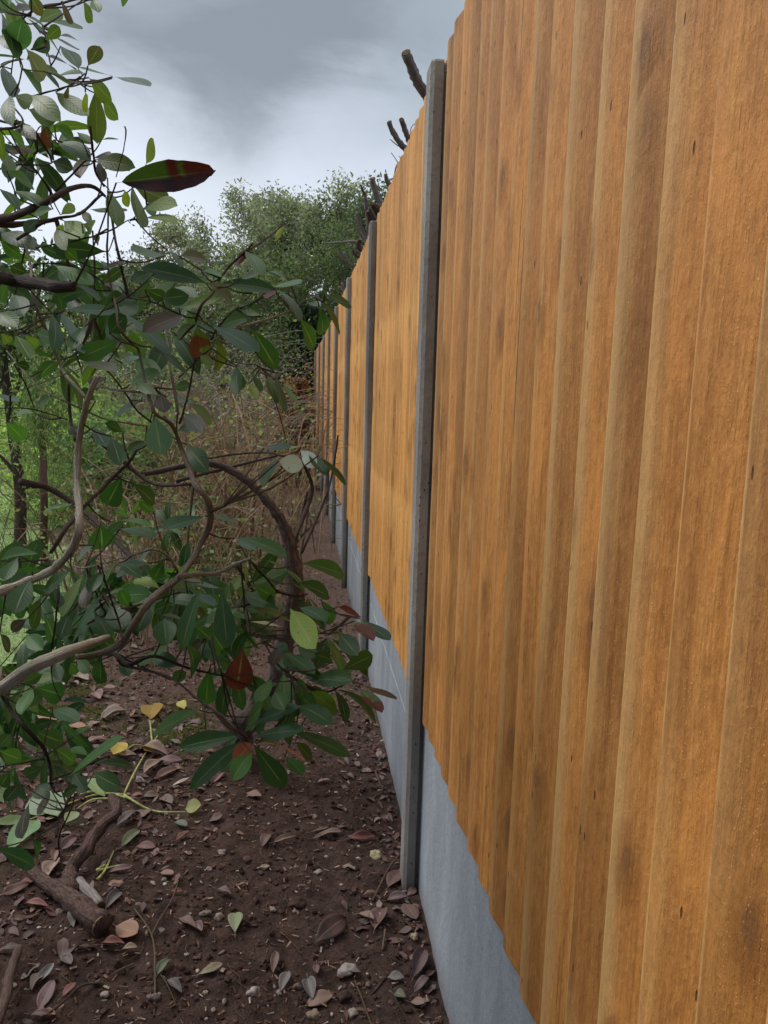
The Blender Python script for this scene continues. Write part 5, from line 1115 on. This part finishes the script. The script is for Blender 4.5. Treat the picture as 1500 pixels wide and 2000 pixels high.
thicket('dead_stalk_thicket', 'low dead stems between the lawn and the brown thicket', -1.75, 9.2, 70, .35, .9, 1.2, BRC, .8, (.002, .006), TG, 3000)
thicket('dead_stalk_thicket', 'sparse upright twigs in front of the lawn at left', -2.1, 6.2, 50, .55, .5, .95, BRC, .5, (.0015, .004), TG, 700, M_BARK_BROWN)
thicket('dead_stalk_thicket', 'fine dark bare twigs at the left edge over the lawn', -2.9, 5.6, 45, .5, .4, .9, BRC, .5, (.0015, .004), TG, 200, M_BARK_BROWN)
# stout reddish stems of a cut-back shrub
cb = empty('cut_back_shrub'); tag(cb, 'cut-back shrub with stout reddish upright stems behind the gnarled trunk', 'shrub'); mb = MB(); g0 = ground_at(490, 1180)
for (xb, xt, yt, r) in ((430, 400, 960, .016), (445, 440, 940, .018), (470, 462, 930, .014), (485, 500, 950, .018), (500, 515, 985, .014), (455, 420, 1010, .012), (420, 380, 1000, .012), (575, 590, 1000, .013), (585, 605, 950, .011), (560, 545, 985, .012)):
    b = ground_at(xb, 1185 if xb < 520 else 1130); d = float((b - np.array(CAMP)) @ VIEW); limb(mb, [b - [0, 0, .05], at((xb * 2 + xt) / 3 + random.uniform(-4, 4), (1150 * 2 + yt) / 3, d), at((xb + 2 * xt) / 3 + random.uniform(-4, 4), (1150 + 2 * yt) / 3, d), at(xt, yt, d)], [r, r * .85, r * .7, r * .5], 7)
tag(mb.build('stems', M_BARK_RED, cb, True), kind='stuff'); rehome(cb, tuple(g0))

# pruned branches of the neighbour's hedge, standing behind the fence
def pruned(label, pieces, d, group="pruned stubs behind the fence"):
    root = empty('pruned_shrub'); tag(root, label, 'shrub', group); b0 = None
    for k, (pp, rr) in enumerate(pieces):
        P3 = [at(x, y, d + .04 * i) for i, (x, y) in enumerate(pp)]; e = P3[-1]; v_ = P3[-1] - P3[-2]
        xg = max(e[0] + .12, .50); n_ = [np.array([max(e[0], .46), e[1] + .03, e[2] - .25]), np.array([xg, e[1] + .1, e[2] * .5]), np.array([xg + .03, e[1] + .12, -.1])]
        mb = MB(); limb(mb, P3 + n_, list(rr) + [rr[-1] * 1.05, rr[-1] * 1.2, rr[-1] * 1.3], 9 if rr[0] > .006 else 5, .07, 5, .18, 30); mb.build('branch', M_BARK_GREY if k % 3 != 2 else M_BARK_BROWN, root, True)
        if b0 is None: b0 = n_[-1]
        if rr[0] > .010:
            a = unit(P3[0] - P3[1]); Vt, Ft, Ut, _, _ = tube_geo([P3[0] - a * .003, P3[0] + a * .002], rr[0] * .92, 12); b = MB(); b.add(Vt, Ft, (.5, .5, .5), Ut); b.build('cut_end', M_CUT, root)
    rehome(root, (float(b0[0]), float(b0[1]), 0.0))
pruned('single stout sawn branch sticking up beside the first post top', [([(793, 103), (802, 128), (812, 152), (825, 175), (838, 196), (850, 215)], [.018, .017, .020, .019, .021, .022])], 2.75)
pruned('two sawn grey stubs with wispy twigs above the second panel', [([(760, 238), (768, 260), (782, 280), (792, 292), (798, 302)], [.0125, .014, .015, .016, .018]), ([(784, 234), (788, 245), (795, 265), (801, 278), (808, 292)], [.013, .0135, .015, .016, .018]),
   ([(762, 272), (775, 283), (788, 291), (796, 300)], [.002, .0025, .003, .004]), ([(764, 298), (775, 314), (783, 330), (790, 345)], [.0018, .002, .003, .004]), ([(815, 241), (806, 245), (801, 258), (803, 272), (806, 290)], [.0018, .002, .002, .003, .004]), ([(781, 315), (774, 325), (770, 345), (768, 362), (776, 380)], [.0025, .003, .004, .004, .004]), ([(779, 305), (787, 312), (793, 322)], [.0015, .002, .003])], 3.9)
pruned('cluster of brown pruned branches above the second post', [([(727, 348), (731, 368), (738, 388), (748, 405), (756, 420)], [.020, .021, .022, .023, .025]), ([(753, 341), (757, 355), (764, 366), (772, 380)], [.012, .015, .017, .02]), ([(704, 360), (711, 378), (714, 395), (718, 420), (722, 445)], [.006, .009, .012, .015, .018]), ([(697, 415), (702, 432), (708, 450), (716, 470)], [.009, .010, .011, .012]),
   ([(713, 383), (716, 410), (719, 440), (722, 460)], [.012, .014, .015, .016]), ([(728, 398), (735, 412), (742, 425), (750, 440)], [.014, .014, .015, .016]), ([(722, 405), (728, 418), (737, 430), (746, 445)], [.012, .012, .013, .014]), ([(740, 400), (745, 412), (752, 425)], [.011, .012, .013]), ([(718, 412), (724, 424), (732, 436), (742, 448)], [.013, .013, .014, .015]), ([(700, 398), (712, 412), (722, 426)], [.003, .004, .005])], 5.0)
pruned('long thin cane and twigs poking left over the third panel', [([(628, 476), (655, 474), (685, 472), (708, 473), (716, 480)], [.006, .008, .010, .012, .014]), ([(694, 425), (700, 448), (708, 462), (714, 478)], [.007, .009, .011, .012]), ([(704, 467), (700, 478), (706, 490), (712, 500)], [.02, .022, .02, .02]), ([(650, 482), (665, 502), (682, 515), (694, 522)], [.004, .005, .006, .008]), ([(671, 492), (678, 508), (690, 518), (697, 523)], [.010, .012, .012, .013]), ([(688, 488), (696, 500), (703, 508)], [.010, .012, .013]), ([(684, 480), (694, 490), (704, 500)], [.007, .008, .01])], 6.2)
pruned('small pale broken stubs above the fourth panel', [([(662, 560), (667, 566), (672, 574)], [.016, .018, .02]), ([(668, 552), (670, 562), (674, 572)], [.012, .014, .016]), ([(645, 563), (655, 572), (664, 582)], [.006, .007, .008])], 9.0)
tree('hedge_regrowth', 'leafy green hedge growing just behind the fence near the third post', 'hedge', (.95, 9.2, 0), 2.75, .04, MID, 9000, .05, 4, .6, .25, .13, stems=3, bark=M_BARK_BROWN, w=.45)
